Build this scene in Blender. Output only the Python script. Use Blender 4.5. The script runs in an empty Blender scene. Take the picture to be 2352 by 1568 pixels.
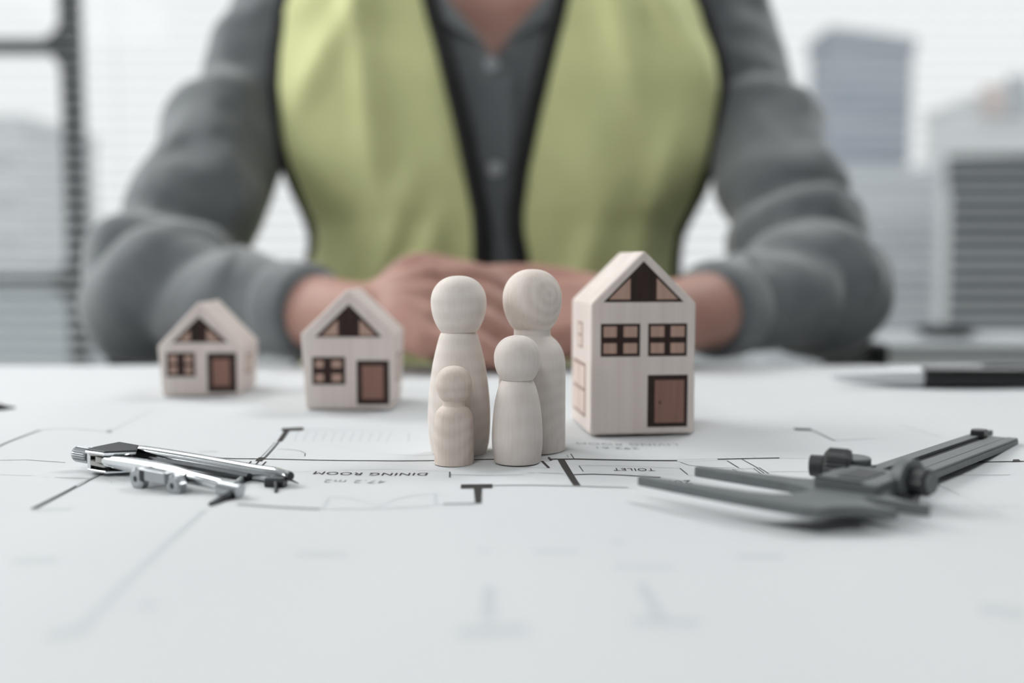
import bpy, bmesh, math, random
from mathutils import Vector, Matrix, noise as mnoise
random.seed(7)
R = math.radians
col = bpy.context.scene.collection
scn = bpy.context.scene

# ------------------------------------------------------------------ camera
T = 0.74                      # table top height (m)
CAMH = 0.071                  # lens height above the table top
FPX = 2352 * 35 / 36          # focal length in pixels of the 2352 x 1568 frame
PITCH = math.atan(179 / FPX)
cam_data = bpy.data.cameras.new('camera')
cam = bpy.data.objects.new('camera', cam_data)
col.objects.link(cam)
cam.location = (0, 0, T + CAMH)
cam.rotation_euler = (math.pi / 2 - PITCH, 0, 0)
cam_data.lens = 35
cam_data.sensor_width = 36
cam_data.clip_start = 0.01
cam_data.clip_end = 500
cam_data.dof.use_dof = True
cam_data.dof.focus_distance = 0.352
cam_data.dof.aperture_fstop = 4.0
scn.camera = cam

# ------------------------------------------------------------------ world, exposure
SKY = 0.93
world = bpy.data.worlds.new('sky')
scn.world = world
world.use_nodes = True
bg = world.node_tree.nodes['Background']
bg.inputs[0].default_value = (0.985, 0.995, 1.0, 1)
bg.inputs[1].default_value = SKY
scn.view_settings.view_transform = 'Standard'
scn.view_settings.look = 'None'
scn.view_settings.exposure = 0.0
scn.view_settings.gamma = 1.0
scn.view_settings.use_curve_mapping = False
PANEL_STRENGTH = 14.0          # added unseen light panels and pendant (see added_ceiling_light below)

_c, _s = math.cos(PITCH), math.sin(PITCH)
def ray(px, py):
    x = (px - 1176) / FPX; y = (784 - py) / FPX
    return Vector((x, _c + y * _s, y * _c - _s))
def G(px, py, h=0.0):
    """point at height h above the table top seen at this pixel"""
    d = ray(px, py); t = (h - CAMH) / d.z
    return Vector((d.x * t, d.y * t, T + h))
def P(px, py, Y):
    d = ray(px, py); t = Y / d.y
    return Vector((d.x * t, Y, T + CAMH + d.z * t))

# ------------------------------------------------------------------ materials
def lin(v):
    v = v / 255.0
    return v / 12.92 if v <= 0.04045 else ((v + 0.055) / 1.055) ** 2.4
def rgb(r, g, b): return (lin(r), lin(g), lin(b), 1)
MATS = {}
def mat(name, c, rough=0.6, metal=0.0, spec=0.5, sheen=0.0, noise=None, noise_scale=(1, 1, 1), bump=0.0, sss=0.0, coat=0.0):
    m = bpy.data.materials.new(name); m.use_nodes = True
    nt = m.node_tree; b = nt.nodes['Principled BSDF']
    b.inputs['Base Color'].default_value = c
    b.inputs['Roughness'].default_value = rough
    b.inputs['Metallic'].default_value = metal
    b.inputs['Specular IOR Level'].default_value = spec
    if sheen:
        b.inputs['Sheen Weight'].default_value = sheen
        b.inputs['Sheen Roughness'].default_value = 0.5
    if coat: b.inputs['Coat Weight'].default_value = coat
    if noise:
        tc = nt.nodes.new('ShaderNodeTexCoord'); mp = nt.nodes.new('ShaderNodeMapping')
        mp.inputs['Scale'].default_value = noise_scale
        nz = nt.nodes.new('ShaderNodeTexNoise'); nz.inputs['Scale'].default_value = 1.0
        nz.inputs['Detail'].default_value = 4
        rp = nt.nodes.new('ShaderNodeValToRGB')
        rp.color_ramp.elements[0].position = 0.3; rp.color_ramp.elements[1].position = 0.7
        rp.color_ramp.elements[0].color = noise; rp.color_ramp.elements[1].color = c
        nt.links.new(tc.outputs['Object'], mp.inputs[0]); nt.links.new(mp.outputs[0], nz.inputs['Vector'])
        nt.links.new(nz.outputs['Fac'], rp.inputs[0]); nt.links.new(rp.outputs[0], b.inputs['Base Color'])
        if bump:
            bp = nt.nodes.new('ShaderNodeBump'); bp.inputs['Strength'].default_value = bump
            bp.inputs['Distance'].default_value = 0.001
            nt.links.new(nz.outputs['Fac'], bp.inputs['Height']); nt.links.new(bp.outputs[0], b.inputs['Normal'])
    MATS[name] = m
    return m

def wood(name, c1, c2, ring_axis='X', scale=260, rot=(0, 0, 0), off=(0, 0, 0), contrast=1.0, grain=(900, 900, 60), distort=2.5, shift=(0, 0, 0)):
    """turned wood: faint growth rings and fine vertical fibre"""
    m = bpy.data.materials.new(name); m.use_nodes = True
    nt = m.node_tree; b = nt.nodes['Principled BSDF']
    b.inputs['Roughness'].default_value = 0.62
    b.inputs['Specular IOR Level'].default_value = 0.3
    tc = nt.nodes.new('ShaderNodeTexCoord'); mp = nt.nodes.new('ShaderNodeMapping')
    mp.inputs['Location'].default_value = shift
    mp.inputs['Rotation'].default_value = rot
    wv = nt.nodes.new('ShaderNodeTexWave'); wv.wave_type = 'RINGS'; wv.rings_direction = ring_axis
    wv.inputs['Scale'].default_value = scale; wv.inputs['Distortion'].default_value = distort
    wv.inputs['Detail'].default_value = 2.0; wv.inputs['Detail Scale'].default_value = 0.6
    nt.links.new(tc.outputs['Object'], mp.inputs[0]); nt.links.new(mp.outputs[0], wv.inputs['Vector'])
    mp2 = nt.nodes.new('ShaderNodeMapping'); mp2.inputs['Scale'].default_value = grain
    mp2.inputs['Location'].default_value = off
    nz = nt.nodes.new('ShaderNodeTexNoise'); nz.inputs['Scale'].default_value = 1.0; nz.inputs['Detail'].default_value = 5
    nt.links.new(tc.outputs['Object'], mp2.inputs[0]); nt.links.new(mp2.outputs[0], nz.inputs['Vector'])
    mx = nt.nodes.new('ShaderNodeMath'); mx.operation = 'MULTIPLY'; mx.inputs[1].default_value = 0.5 * contrast
    nt.links.new(wv.outputs['Fac'], mx.inputs[0])
    ad = nt.nodes.new('ShaderNodeMath'); ad.operation = 'MULTIPLY_ADD'; ad.inputs[1].default_value = 0.75
    nt.links.new(nz.outputs['Fac'], ad.inputs[0]); nt.links.new(mx.outputs[0], ad.inputs[2])
    rp = nt.nodes.new('ShaderNodeValToRGB')
    rp.color_ramp.elements[0].position = 0.15; rp.color_ramp.elements[1].position = 0.85
    rp.color_ramp.elements[0].color = c1; rp.color_ramp.elements[1].color = c2
    nt.links.new(ad.outputs[0], rp.inputs[0]); nt.links.new(rp.outputs[0], b.inputs['Base Color'])
    bp = nt.nodes.new('ShaderNodeBump'); bp.inputs['Strength'].default_value = 0.06; bp.inputs['Distance'].default_value = 0.0004
    nt.links.new(nz.outputs['Fac'], bp.inputs['Height']); nt.links.new(bp.outputs[0], b.inputs['Normal'])
    return m

M_paper = mat('drawing_paper', rgb(207, 209, 210), 0.75, spec=0.25, noise=rgb(204, 206, 208), noise_scale=(9, 9, 9))
M_ink = mat('dark_ink', rgb(58, 55, 53), 0.7, spec=0.2)
M_line = mat('line_ink', rgb(88, 90, 92), 0.7, spec=0.2)
M_grey = mat('grey_ink', rgb(150, 154, 156), 0.7, spec=0.2)
M_pale = mat('pale_ink', rgb(193, 197, 199), 0.7, spec=0.2)
M_table = mat('white_laminate', rgb(214, 217, 219), 0.4)
M_tleg = mat('table_steel', rgb(120, 122, 125), 0.35, 0.8)
M_chrome = mat('chrome', rgb(222, 225, 227), 0.13, 1.0)
M_steel = mat('brushed_steel', rgb(176, 180, 183), 0.3, 1.0)
M_darksteel = mat('dark_steel', rgb(70, 72, 74), 0.35, 0.9)
M_brass = mat('brushed_white_metal', rgb(205, 203, 197), 0.5, 0.3)
M_black = mat('black_gap', rgb(20, 20, 20), 0.6)
M_plastic = mat('grey_black_plastic', rgb(102, 107, 108), 0.45, spec=0.5, noise=rgb(96, 100, 101), noise_scale=(300, 300, 300))
M_plastic2 = mat('black_plastic', rgb(48, 50, 51), 0.45, spec=0.5)
M_pen = mat('pen_black', rgb(26, 27, 28), 0.35)
M_pensilver = mat('pen_silver', rgb(214, 216, 218), 0.45, 0.35)
M_pencil = mat('pencil_brown', rgb(96, 64, 50), 0.45)
M_pencilwood = mat('pencil_wood', rgb(170, 140, 118), 0.7)
M_graphite = mat('graphite', rgb(45, 45, 46), 0.45)
W1 = wood('pale_turned_wood', rgb(218, 207, 199), rgb(231, 222, 215), 'X', 60, (0, 0, 0.4), (0, 0, 0), 0.5)
W2 = wood('pale_ringed_wood', rgb(212, 199, 188), rgb(230, 219, 211), 'X', 85, (0, 0, R(50)), (3, 2, 0), 0.7, distort=0.5, shift=(0, 0.001, -0.059))
W3 = wood('pale_streaked_wood', rgb(213, 202, 194), rgb(228, 219, 213), 'X', 40, (0, 0, 1.2), (9, 4, 0), 0.4)
W4 = wood('pale_grained_wood', rgb(201, 185, 173), rgb(224, 211, 202), 'X', 70, (0.25, 0, 0.2), (5, 7, 0), 0.5, (1100, 1100, 50))
WH = wood('house_block_wood', rgb(209, 196, 189), rgb(232, 222, 216), 'Z', 14, (0, 0, 0), (1, 1, 0), 0.5, (330, 330, 7), 0.8)
M_burn = mat('burnt_mark', rgb(62, 48, 45), 0.75, spec=0.2, noise=rgb(46, 37, 36), noise_scale=(900, 900, 40))
M_pane = mat('engraved_pane', rgb(186, 156, 142), 0.75, spec=0.2, noise=rgb(174, 144, 131), noise_scale=(900, 900, 40))
M_door = mat('engraved_door', rgb(148, 114, 103), 0.75, spec=0.2, noise=rgb(132, 100, 90), noise_scale=(700, 700, 20))
M_faintburn = mat('faint_burnt_mark', rgb(150, 125, 116), 0.75, spec=0.2)
M_faintpane = mat('faint_pane', rgb(214, 196, 186), 0.75, spec=0.2)
M_skin = mat('skin', rgb(182, 143, 129), 0.55, spec=0.35, noise=rgb(166, 123, 111), noise_scale=(28, 28, 28))
M_hair = mat('hair', rgb(30, 25, 22), 0.6)
M_shirt = mat('grey_cotton', rgb(110, 114, 116), 0.85, spec=0.15, sheen=0.5, noise=rgb(101, 105, 107), noise_scale=(60, 60, 60))
M_collar = mat('grey_collar_cotton', rgb(118, 121, 122), 0.85, spec=0.15, sheen=0.3)
M_button = mat('grey_button', rgb(165, 168, 170), 0.35)
M_vest = mat('lime_vest_fabric', rgb(222, 224, 164), 0.75, spec=0.2, sheen=0.1, noise=rgb(216, 218, 158), noise_scale=(40, 40, 40))
M_trim = mat('black_vest_trim', rgb(40, 40, 40), 0.75, spec=0.2)
M_trouser = mat('dark_trouser', rgb(48, 50, 56), 0.85)
M_shoe = mat('black_shoe', rgb(25, 24, 24), 0.4)
M_chair = mat('chair_black', rgb(44, 45, 46), 0.6)
M_floor = mat('grey_floor', rgb(150, 150, 148), 0.6, noise=rgb(142, 142, 141), noise_scale=(3, 3, 3))
M_wall = mat('office_wall', rgb(176, 178, 178), 0.8)
M_rear = mat('rear_wall_paint', rgb(118, 121, 124), 0.85)
M_ceil = mat('white_ceiling', rgb(226, 228, 228), 0.85)
M_frame = mat('dark_window_frame', rgb(52, 57, 60), 0.5)
M_slat = mat('white_blind_slat', rgb(174, 177, 178), 0.55)
M_cab = mat('pale_grey_cabinet', rgb(172, 177, 179), 0.55)
M_cabdoor = mat('white_cabinet_door', rgb(232, 235, 236), 0.5)  # cabinet front coloured lighter than the top to offset its shade
M_tray = mat('dark_tray', rgb(66, 70, 73), 0.5)
def building_mat(n, c): return mat(n, c, 0.9, spec=0.1)

M_glass = bpy.data.materials.new('window_glass'); M_glass.use_nodes = True
nt = M_glass.node_tree; nt.nodes.clear()
o_ = nt.nodes.new('ShaderNodeOutputMaterial'); mx_ = nt.nodes.new('ShaderNodeMixShader')
t_ = nt.nodes.new('ShaderNodeBsdfTransparent'); t_.inputs[0].default_value = (0.985, 0.995, 0.995, 1)
g_ = nt.nodes.new('ShaderNodeBsdfGlossy'); g_.inputs['Roughness'].default_value = 0.02
mx_.inputs[0].default_value = 0.004
nt.links.new(t_.outputs[0], mx_.inputs[1]); nt.links.new(g_.outputs[0], mx_.inputs[2]); nt.links.new(mx_.outputs[0], o_.inputs[0])
M_light = bpy.data.materials.new('added_light_diffuser'); M_light.use_nodes = True
nt = M_light.node_tree; nt.nodes.clear()
o_ = nt.nodes.new('ShaderNodeOutputMaterial'); e_ = nt.nodes.new('ShaderNodeEmission')
e_.inputs[0].default_value = (0.98, 0.995, 1.0, 1); e_.inputs[1].default_value = PANEL_STRENGTH
nt.links.new(e_.outputs[0], o_.inputs[0])

# ------------------------------------------------------------------ object helpers
def origin_of(o):
    v = Vector((0, 0, 0))
    while o is not None:
        v += o.location; o = o.parent
    return v
def tag(o, label=None, cat=None, group=None, kind=None):
    if label: o['label'] = label
    if cat: o['category'] = cat
    if group: o['group'] = group
    if kind: o['kind'] = kind
    return o
def thing(name, loc, label, cat, group=None):
    e = bpy.data.objects.new(name, None); e.empty_display_size = 0.02
    e.location = loc; col.objects.link(e)
    return tag(e, label, cat, group)
def obj(name, geo, m, parent=None, smooth=False, loc=None, bevel=0, auto=None):
    """geo = (verts, faces) in world space; linked as ONE mesh object"""
    V, Fc = geo
    me = bpy.data.meshes.new(name)
    base = origin_of(parent) if parent else Vector(loc if loc is not None else (0, 0, 0))
    me.from_pydata([tuple(Vector(v) - base) for v in V], [], Fc)
    mats = m if isinstance(m, (list, tuple)) else [m]
    for k in mats: me.materials.append(k)
    bm = bmesh.new(); bm.from_mesh(me)
    bmesh.ops.recalc_face_normals(bm, faces=bm.faces); bm.to_mesh(me); bm.free()
    if smooth:
        for p in me.polygons: p.use_smooth = True
    o = bpy.data.objects.new(name, me)
    if parent: o.parent = parent
    else: o.location = base
    col.objects.link(o)
    if bevel:
        b = o.modifiers.new('bevel', 'BEVEL'); b.width = bevel; b.segments = 3; b.limit_method = 'ANGLE'; b.angle_limit = R(35)
    if auto:
        me.set_sharp_from_angle(angle=R(auto))
        for p in me.polygons: p.use_smooth = True
    return o
def join(*gs):
    V = []; Fc = []
    for v, f in gs:
        k = len(V); V += list(v); Fc += [tuple(i + k for i in q) for q in f]
    return V, Fc
def box(x0, x1, y0, y1, z0, z1):
    V = [(x, y, z) for z in (z0, z1) for y in (y0, y1) for x in (x0, x1)]
    return V, [(0, 2, 3, 1), (4, 5, 7, 6), (0, 1, 5, 4), (2, 6, 7, 3), (0, 4, 6, 2), (1, 3, 7, 5)]
def prism(pts, d):
    """polygon of 3D points extruded by vector d"""
    n = len(pts); d = Vector(d)
    V = [Vector(p) for p in pts] + [Vector(p) + d for p in pts]
    return V, [tuple(range(n))[::-1], tuple(range(n, 2 * n))] + [(i, (i + 1) % n, n + (i + 1) % n, n + i) for i in range(n)]
def lathe(prof, c, n=64):
    """prof: (radius, z) from bottom to top about the vertical through c"""
    V = []; Fc = []; rows = []
    for r, z in prof:
        if r < 1e-7:
            rows.append([len(V)]); V.append((c[0], c[1], c[2] + z))
        else:
            rows.append(list(range(len(V), len(V) + n)))
            V += [(c[0] + r * math.cos(2 * math.pi * i / n), c[1] + r * math.sin(2 * math.pi * i / n), c[2] + z) for i in range(n)]
    for a, b in zip(rows, rows[1:]):
        for i in range(n):
            j = (i + 1) % n
            if len(a) == 1 and len(b) == 1: continue
            if len(a) == 1: Fc.append((a[0], b[j], b[i]))
            elif len(b) == 1: Fc.append((a[i], a[j], b[0]))
            else: Fc.append((a[i], a[j], b[j], b[i]))
    if len(rows[0]) > 1: Fc.append(tuple(rows[0][::-1]))
    if len(rows[-1]) > 1: Fc.append(tuple(rows[-1]))
    return V, Fc
def crom(pts, n):
    """Catmull-Rom through tuples of any length, n samples a span"""
    out = []
    for i in range(len(pts) - 1):
        p0 = pts[max(i - 1, 0)]; p1 = pts[i]; p2 = pts[i + 1]; p3 = pts[min(i + 2, len(pts) - 1)]
        for k in range(n):
            t = k / n
            out.append(tuple(0.5 * (2 * b + (c - a) * t + (2 * a - 5 * b + 4 * c - d) * t * t + (-a + 3 * b - 3 * c + d) * t ** 3) for a, b, c, d in zip(p0, p1, p2, p3)))
    out.append(tuple(pts[-1]))
    return out
def sweep(keys, n=20, span=1, up=(0, 0, 1), fn=None, caps=True, round_end=False):
    """keys: (x,y,z,ra,rb) ; ra across, rb along 'up'.  fn(s,ang)->radius factor"""
    ks = crom([tuple(k) for k in keys], span) if span > 1 else [tuple(k) for k in keys]
    if round_end:
        def dome(a, b):
            A = Vector(a[:3]); B = Vector(b[:3]); d = (A - B).normalized(); r = (a[3] + a[4]) / 2
            return [tuple(A + d * r * q) + (a[3] * w, a[4] * w) for q, w in ((0.95, 0.3), (0.75, 0.66), (0.42, 0.9))]
        ks = dome(ks[0], ks[1]) + ks + dome(ks[-1], ks[-2])[::-1]
    pts = [Vector(k[:3]) for k in ks]
    L = [0]
    for a, b in zip(pts, pts[1:]): L.append(L[-1] + (b - a).length)
    up = Vector(up); V = []; Fc = []
    for i, k in enumerate(ks):
        d = (pts[min(i + 1, len(pts) - 1)] - pts[max(i - 1, 0)]).normalized()
        u = (up - d * up.dot(d))
        if u.length < 1e-5: u = Vector((1, 0, 0)) - d * d.x
        u.normalize(); s = d.cross(u)
        for j in range(n):
            a = 2 * math.pi * j / n
            f = fn(L[i] / L[-1], a) if fn else 1.0
            V.append(pts[i] + s * (k[3] * f * math.cos(a)) + u * (k[4] * f * math.sin(a)))
    for i in range(len(ks) - 1):
        for j in range(n):
            j2 = (j + 1) % n
            Fc.append((i * n + j, i * n + j2, (i + 1) * n + j2, (i + 1) * n + j))
    if caps:
        Fc.append(tuple(range(n))[::-1]); Fc.append(tuple(range((len(ks) - 1) * n, len(ks) * n)))
    return V, Fc
def tube(pts, r, n=16, round_end=False, span=1):
    rr = r if isinstance(r, (list, tuple)) else [r] * len(pts)
    return sweep([tuple(p) + (q, q) for p, q in zip(pts, rr)], n, span, up=(0.13, 0.2, 1), round_end=round_end)
def cyl(a, b, r, n=32, r2=None):
    return tube([Vector(a), Vector(b)], [r, r if r2 is None else r2], n)
def remesh(geo, voxel, smooth=2, name='tmp'):
    me = bpy.data.meshes.new(name); me.from_pydata([tuple(v) for v in geo[0]], [], geo[1])
    bm = bmesh.new(); bm.from_mesh(me); bmesh.ops.recalc_face_normals(bm, faces=bm.faces); bm.to_mesh(me); bm.free()
    o = bpy.data.objects.new(name, me); col.objects.link(o)
    m = o.modifiers.new('r', 'REMESH'); m.mode = 'VOXEL'; m.voxel_size = voxel
    if smooth:
        sm = o.modifiers.new('s', 'SMOOTH'); sm.factor = 0.5; sm.iterations = smooth
    dg = bpy.context.evaluated_depsgraph_get(); ev = o.evaluated_get(dg)
    mm = ev.to_mesh()
    out = ([v.co.copy() for v in mm.vertices], [tuple(p.vertices) for p in mm.polygons])
    ev.to_mesh_clear(); bpy.data.objects.remove(o); bpy.data.meshes.remove(me)
    return out

# ------------------------------------------------------------------ room shell
RX0, RX1, RY0, WY, RH = -2.8, 2.8, -3.0, 2.3, 2.75
tag(obj('floor', box(RX0, RX1, RY0, WY + 0.25, -0.1, 0), M_floor), kind='structure')
tag(obj('ceiling', box(RX0, RX1, RY0, WY + 0.25, RH, RH + 0.1), M_ceil), kind='structure')
tag(obj('wall_right', box(RX1, RX1 + 0.12, RY0, WY + 0.25, 0, RH), M_wall), kind='structure')
tag(obj('wall_rear', box(RX0, RX1, RY0 - 0.12, RY0, 0, RH), M_rear), kind='structure')
SILL, HEAD = 0.42, 2.55
# left wall: a wide window opening between two piers
LW0, LW1 = -0.6, 2.05
gl = join(box(RX0 - 0.12, RX0, RY0, LW0, 0, RH), box(RX0 - 0.12, RX0, LW1, WY + 0.25, 0, RH),
          box(RX0 - 0.12, RX0, LW0, LW1, 0, 0.6), box(RX0 - 0.12, RX0, LW0, LW1, HEAD, RH))
tag(obj('wall_left', gl, M_wall), kind='structure')
XL0, XM, XR1 = -2.5, P(158, 300, WY + 0.05).x, 2.55
gb = join(box(RX0, RX1, WY, WY + 0.12, 0, SILL), box(RX0, RX1, WY, WY + 0.12, HEAD, RH),
          box(RX0, XL0, WY, WY + 0.12, SILL, HEAD), box(XR1, RX1, WY, WY + 0.12, SILL, HEAD))
tag(obj('wall_back', gb, M_wall), kind='structure')

def bar(x0, x1, z0, z1, m=M_frame, y0=WY + 0.03, y1=WY + 0.09): return box(x0, x1, y0, y1, z0, z1)
FW = 0.016
zt = P(80, 105, WY + 0.05).z; zm = P(80, 648, WY + 0.05).z
# window in the left bay: frame, two transoms with gussets, three panes
def window(name, x0, x1, transoms, gusset):
    w = bpy.data.objects.new(name, None); w.location = ((x0 + x1) / 2, WY + 0.05, SILL); col.objects.link(w); tag(w, kind='structure')
    obj('jamb', bar(x0, x0 + FW, SILL, HEAD), M_frame, w, bevel=0.003)
    obj('jamb', bar(x1 - FW, x1, SILL, HEAD), M_frame, w, bevel=0.003)
    obj('rail', bar(x0, x1, HEAD - FW, HEAD), M_frame, w, bevel=0.003)
    obj('rail', bar(x0, x1, SILL, SILL + FW), M_frame, w, bevel=0.003)
    zs = [SILL + FW] + sorted(transoms) + [HEAD - FW]
    for z in transoms:
        tr = obj('transom', bar(x0 + FW, x1 - FW, z - 0.013, z + 0.013), M_frame, w, bevel=0.003)
        if gusset:
            for sg in (-1, 1):
                q = [(x1 - FW, WY + 0.04, z + sg * 0.012), (x1 - FW - 0.05, WY + 0.04, z + sg * 0.012), (x1 - FW - 0.028, WY + 0.04, z + sg * 0.02), (x1 - FW - 0.012, WY + 0.04, z + sg * 0.036), (x1 - FW, WY + 0.04, z + sg * 0.055)]
                obj('corner_plate', prism(q, (0, 0.04, 0)), M_frame, tr)
    for a, b in zip(zs, zs[1:]):
        obj('pane', box(x0 + FW, x1 - FW, WY + 0.058, WY + 0.062, a, b), M_glass, w)
    return w
window('window_1', XL0, XM + FW / 2, [zm, zt], True)
window('window_2', XM + FW / 2, 1.55, [], False)
window('window_3', 1.55, XR1, [], False)
wl = bpy.data.objects.new('window_4', None); wl.location = (RX0 - 0.06, 0.7, 0.6); col.objects.link(wl); tag(wl, kind='structure')
for y0, y1 in ((LW0, LW0 + 0.05), (0.7, 0.75), (LW1 - 0.05, LW1)):
    obj('jamb', box(RX0 - 0.09, RX0 - 0.03, y0, y1, 0.6, HEAD), M_frame, wl)
for z0, z1 in ((0.6, 0.65), (HEAD - 0.05, HEAD)):
    obj('rail', box(RX0 - 0.09, RX0 - 0.03, LW0 + 0.05, LW1 - 0.05, z0, z1), M_frame, wl)
obj('pane', box(RX0 - 0.062, RX0 - 0.058, LW0 + 0.05, 0.7, 0.65, HEAD - 0.05), M_glass, wl)
obj('pane', box(RX0 - 0.062, RX0 - 0.058, 0.75, LW1 - 0.05, 0.65, HEAD - 0.05), M_glass, wl)
tag(obj('trim_1', box(XL0 - 0.03, XR1 + 0.03, WY - 0.03, WY + 0.03, SILL - 0.03, SILL), M_ceil), kind='structure')

# venetian blinds hanging in front of the glass
PITCHZ = 30 * WY / FPX
def slat_mesh(w):
    V = []; Fc = []; n = 6; tilt = R(14); half = 0.0125
    for i in range(n + 1):
        a = -half + 2 * half * i / n
        z = a * math.sin(tilt) + 0.0012 * (1 - (a / half) ** 2); y = a * math.cos(tilt)
        V += [(-w / 2, y, z), (w / 2, y, z), (-w / 2, y, z - 0.0005), (w / 2, y, z - 0.0005)]
    for i in range(n):
        b = 4 * i
        Fc += [(b, b + 4, b + 5, b + 1), (b + 2, b + 3, b + 7, b + 6), (b, b + 2, b + 6, b + 4), (b + 1, b + 5, b + 7, b + 3)]
    Fc += [(0, 1, 3, 2), (4 * n, 4 * n + 2, 4 * n + 3, 4 * n + 1)]
    me = bpy.data.meshes.new('slat'); me.from_pydata(V, [], Fc); me.materials.append(M_slat)
    return me
def blind(x0, x1, label):
    b = thing('venetian_blind', ((x0 + x1) / 2, WY - 0.015, SILL), label, 'blind', 'blinds on the window wall')
    obj('head_rail', box(x0, x1, WY - 0.03, WY, HEAD, HEAD + 0.035), M_slat, b)
    obj('bottom_rail', box(x0, x1, WY - 0.026, WY - 0.004, SILL + 0.006, SILL + 0.018), M_slat, b)
    me = slat_mesh(x1 - x0 - 0.01)
    z = SILL + 0.04
    while z < HEAD - 0.005:
        o = bpy.data.objects.new('slat', me); o.parent = b; o.location = (0, 0, z - SILL); col.objects.link(o); z += PITCHZ
    for k in (0.12, 0.88):
        x = x0 + (x1 - x0) * k
        obj('cord', cyl((x, WY - 0.0305, SILL + 0.01), (x, WY - 0.0305, HEAD), 0.0007, 6), M_slat, b)
blind(XL0, XM - 0.19, 'white slatted blind on the left, over the barred dark window frame')
blind(XM - 0.185, 1.55, 'wide white slatted blind right behind the person in the vest')
blind(1.555, XR1, 'white slatted blind at the far right of the window wall')

# ceiling panels added out of view to light the table and person
def added_ceiling_light(x, y, sx, sy, label):
    t = thing('added_ceiling_light', (x, y, RH), label, 'ceiling light', 'added ceiling light panels')
    z0 = RH - 0.045
    fr = join(box(x - sx / 2 - 0.02, x + sx / 2 + 0.02, y - sy / 2 - 0.02, y - sy / 2, z0, RH), box(x - sx / 2 - 0.02, x + sx / 2 + 0.02, y + sy / 2, y + sy / 2 + 0.02, z0, RH),
              box(x - sx / 2 - 0.02, x - sx / 2, y - sy / 2, y + sy / 2, z0, RH), box(x + sx / 2, x + sx / 2 + 0.02, y - sy / 2, y + sy / 2, z0, RH))
    obj('frame', fr, M_slat, t)
    obj('diffuser', box(x - sx / 2, x + sx / 2, y - sy / 2, y + sy / 2, z0 + 0.008, z0 + 0.02), M_light, t)
added_ceiling_light(-1.5, 1.7, 1.05, 0.7, 'added ceiling light panel by the window wall at left, above the added pendant')
added_ceiling_light(1.2, 1.55, 1.0, 0.68, 'added ceiling light panel near the window at right')
added_ceiling_light(-0.75, -1.25, 0.9, 0.7, 'added ceiling fill light at the back of the room')
# linear pendant added out of view as key light from the left
LX, LY, LZ = -1.72, 1.0, 1.80
pl = thing('added_pendant', (LX, LY, LZ), 'long white pendant added as key light at the left of the table', 'lamp')
obj('diffuser', box(LX - 0.19, LX + 0.19, LY - 0.8, LY + 0.8, LZ, LZ + 0.13), M_light, pl)
obj('housing', box(LX - 0.2, LX + 0.2, LY - 0.81, LY + 0.81, LZ + 0.13, LZ + 0.15), M_frame, pl)
for yy in (LY - 0.6, LY + 0.6):
    obj('cable', cyl((LX, yy, LZ + 0.15), (LX, yy, RH), 0.003, 8), M_frame, pl)

# ------------------------------------------------------------------ city outside, distance haze painted into the pale colours
tag(obj('ground_outside', box(-200, 200, WY + 3, 260, -22.2, -22), building_mat('city_ground', rgb(150, 154, 156))), kind='structure')
def block(name, px0, px1, pytop, Y, depth, c, band, label, floor_h=3.2, skew=0.0, bands=True, turn=0.0):
    x0 = P(px0, 605, Y).x; x1 = P(px1, 605, Y).x; zt_ = P(px0, pytop, Y).z
    t = thing(name, ((x0 + x1) / 2, Y, -22), label, 'building')
    ct, st = math.cos(R(turn)), math.sin(R(turn))
    def rot(x, y):
        y += (x - x0) * skew; a, b = x - x0, y - Y
        return (x0 + a * ct + b * st, Y - a * st + b * ct)
    def bx(a, b, y0, y1, z0, z1):
        V, Fc = box(a, b, y0, y1, z0, z1); return [rot(v[0], v[1]) + (v[2],) for v in V], Fc
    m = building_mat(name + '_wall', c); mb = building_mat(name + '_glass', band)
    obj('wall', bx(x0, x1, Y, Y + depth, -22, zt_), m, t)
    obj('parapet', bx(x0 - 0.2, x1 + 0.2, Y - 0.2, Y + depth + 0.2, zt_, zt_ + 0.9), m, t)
    if bands:
        z = -20.5
        while z + floor_h * 0.5 < zt_ - 0.5:
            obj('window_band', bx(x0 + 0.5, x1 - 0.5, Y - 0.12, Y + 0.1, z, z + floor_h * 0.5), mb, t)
            z += floor_h
    return t
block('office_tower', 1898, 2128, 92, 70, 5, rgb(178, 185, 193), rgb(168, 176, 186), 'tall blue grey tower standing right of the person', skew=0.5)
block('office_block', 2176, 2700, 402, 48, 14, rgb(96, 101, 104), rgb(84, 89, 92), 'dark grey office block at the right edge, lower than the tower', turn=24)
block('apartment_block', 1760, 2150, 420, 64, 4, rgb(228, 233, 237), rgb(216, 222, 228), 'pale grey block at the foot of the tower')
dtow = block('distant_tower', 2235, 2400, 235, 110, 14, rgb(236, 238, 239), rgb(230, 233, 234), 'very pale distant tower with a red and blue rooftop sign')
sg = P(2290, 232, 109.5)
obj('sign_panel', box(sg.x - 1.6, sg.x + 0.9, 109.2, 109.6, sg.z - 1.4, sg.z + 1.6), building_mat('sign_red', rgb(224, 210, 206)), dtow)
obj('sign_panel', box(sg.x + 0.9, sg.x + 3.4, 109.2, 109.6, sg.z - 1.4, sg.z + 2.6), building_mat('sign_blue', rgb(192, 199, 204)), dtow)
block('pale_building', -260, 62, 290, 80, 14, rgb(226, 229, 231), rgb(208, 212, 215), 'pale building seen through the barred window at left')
block('grey_building', -400, 420, 668, 36, 8, rgb(172, 180, 184), rgb(156, 165, 170), 'low grey building below the window bars at left', skew=0.0)

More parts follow.
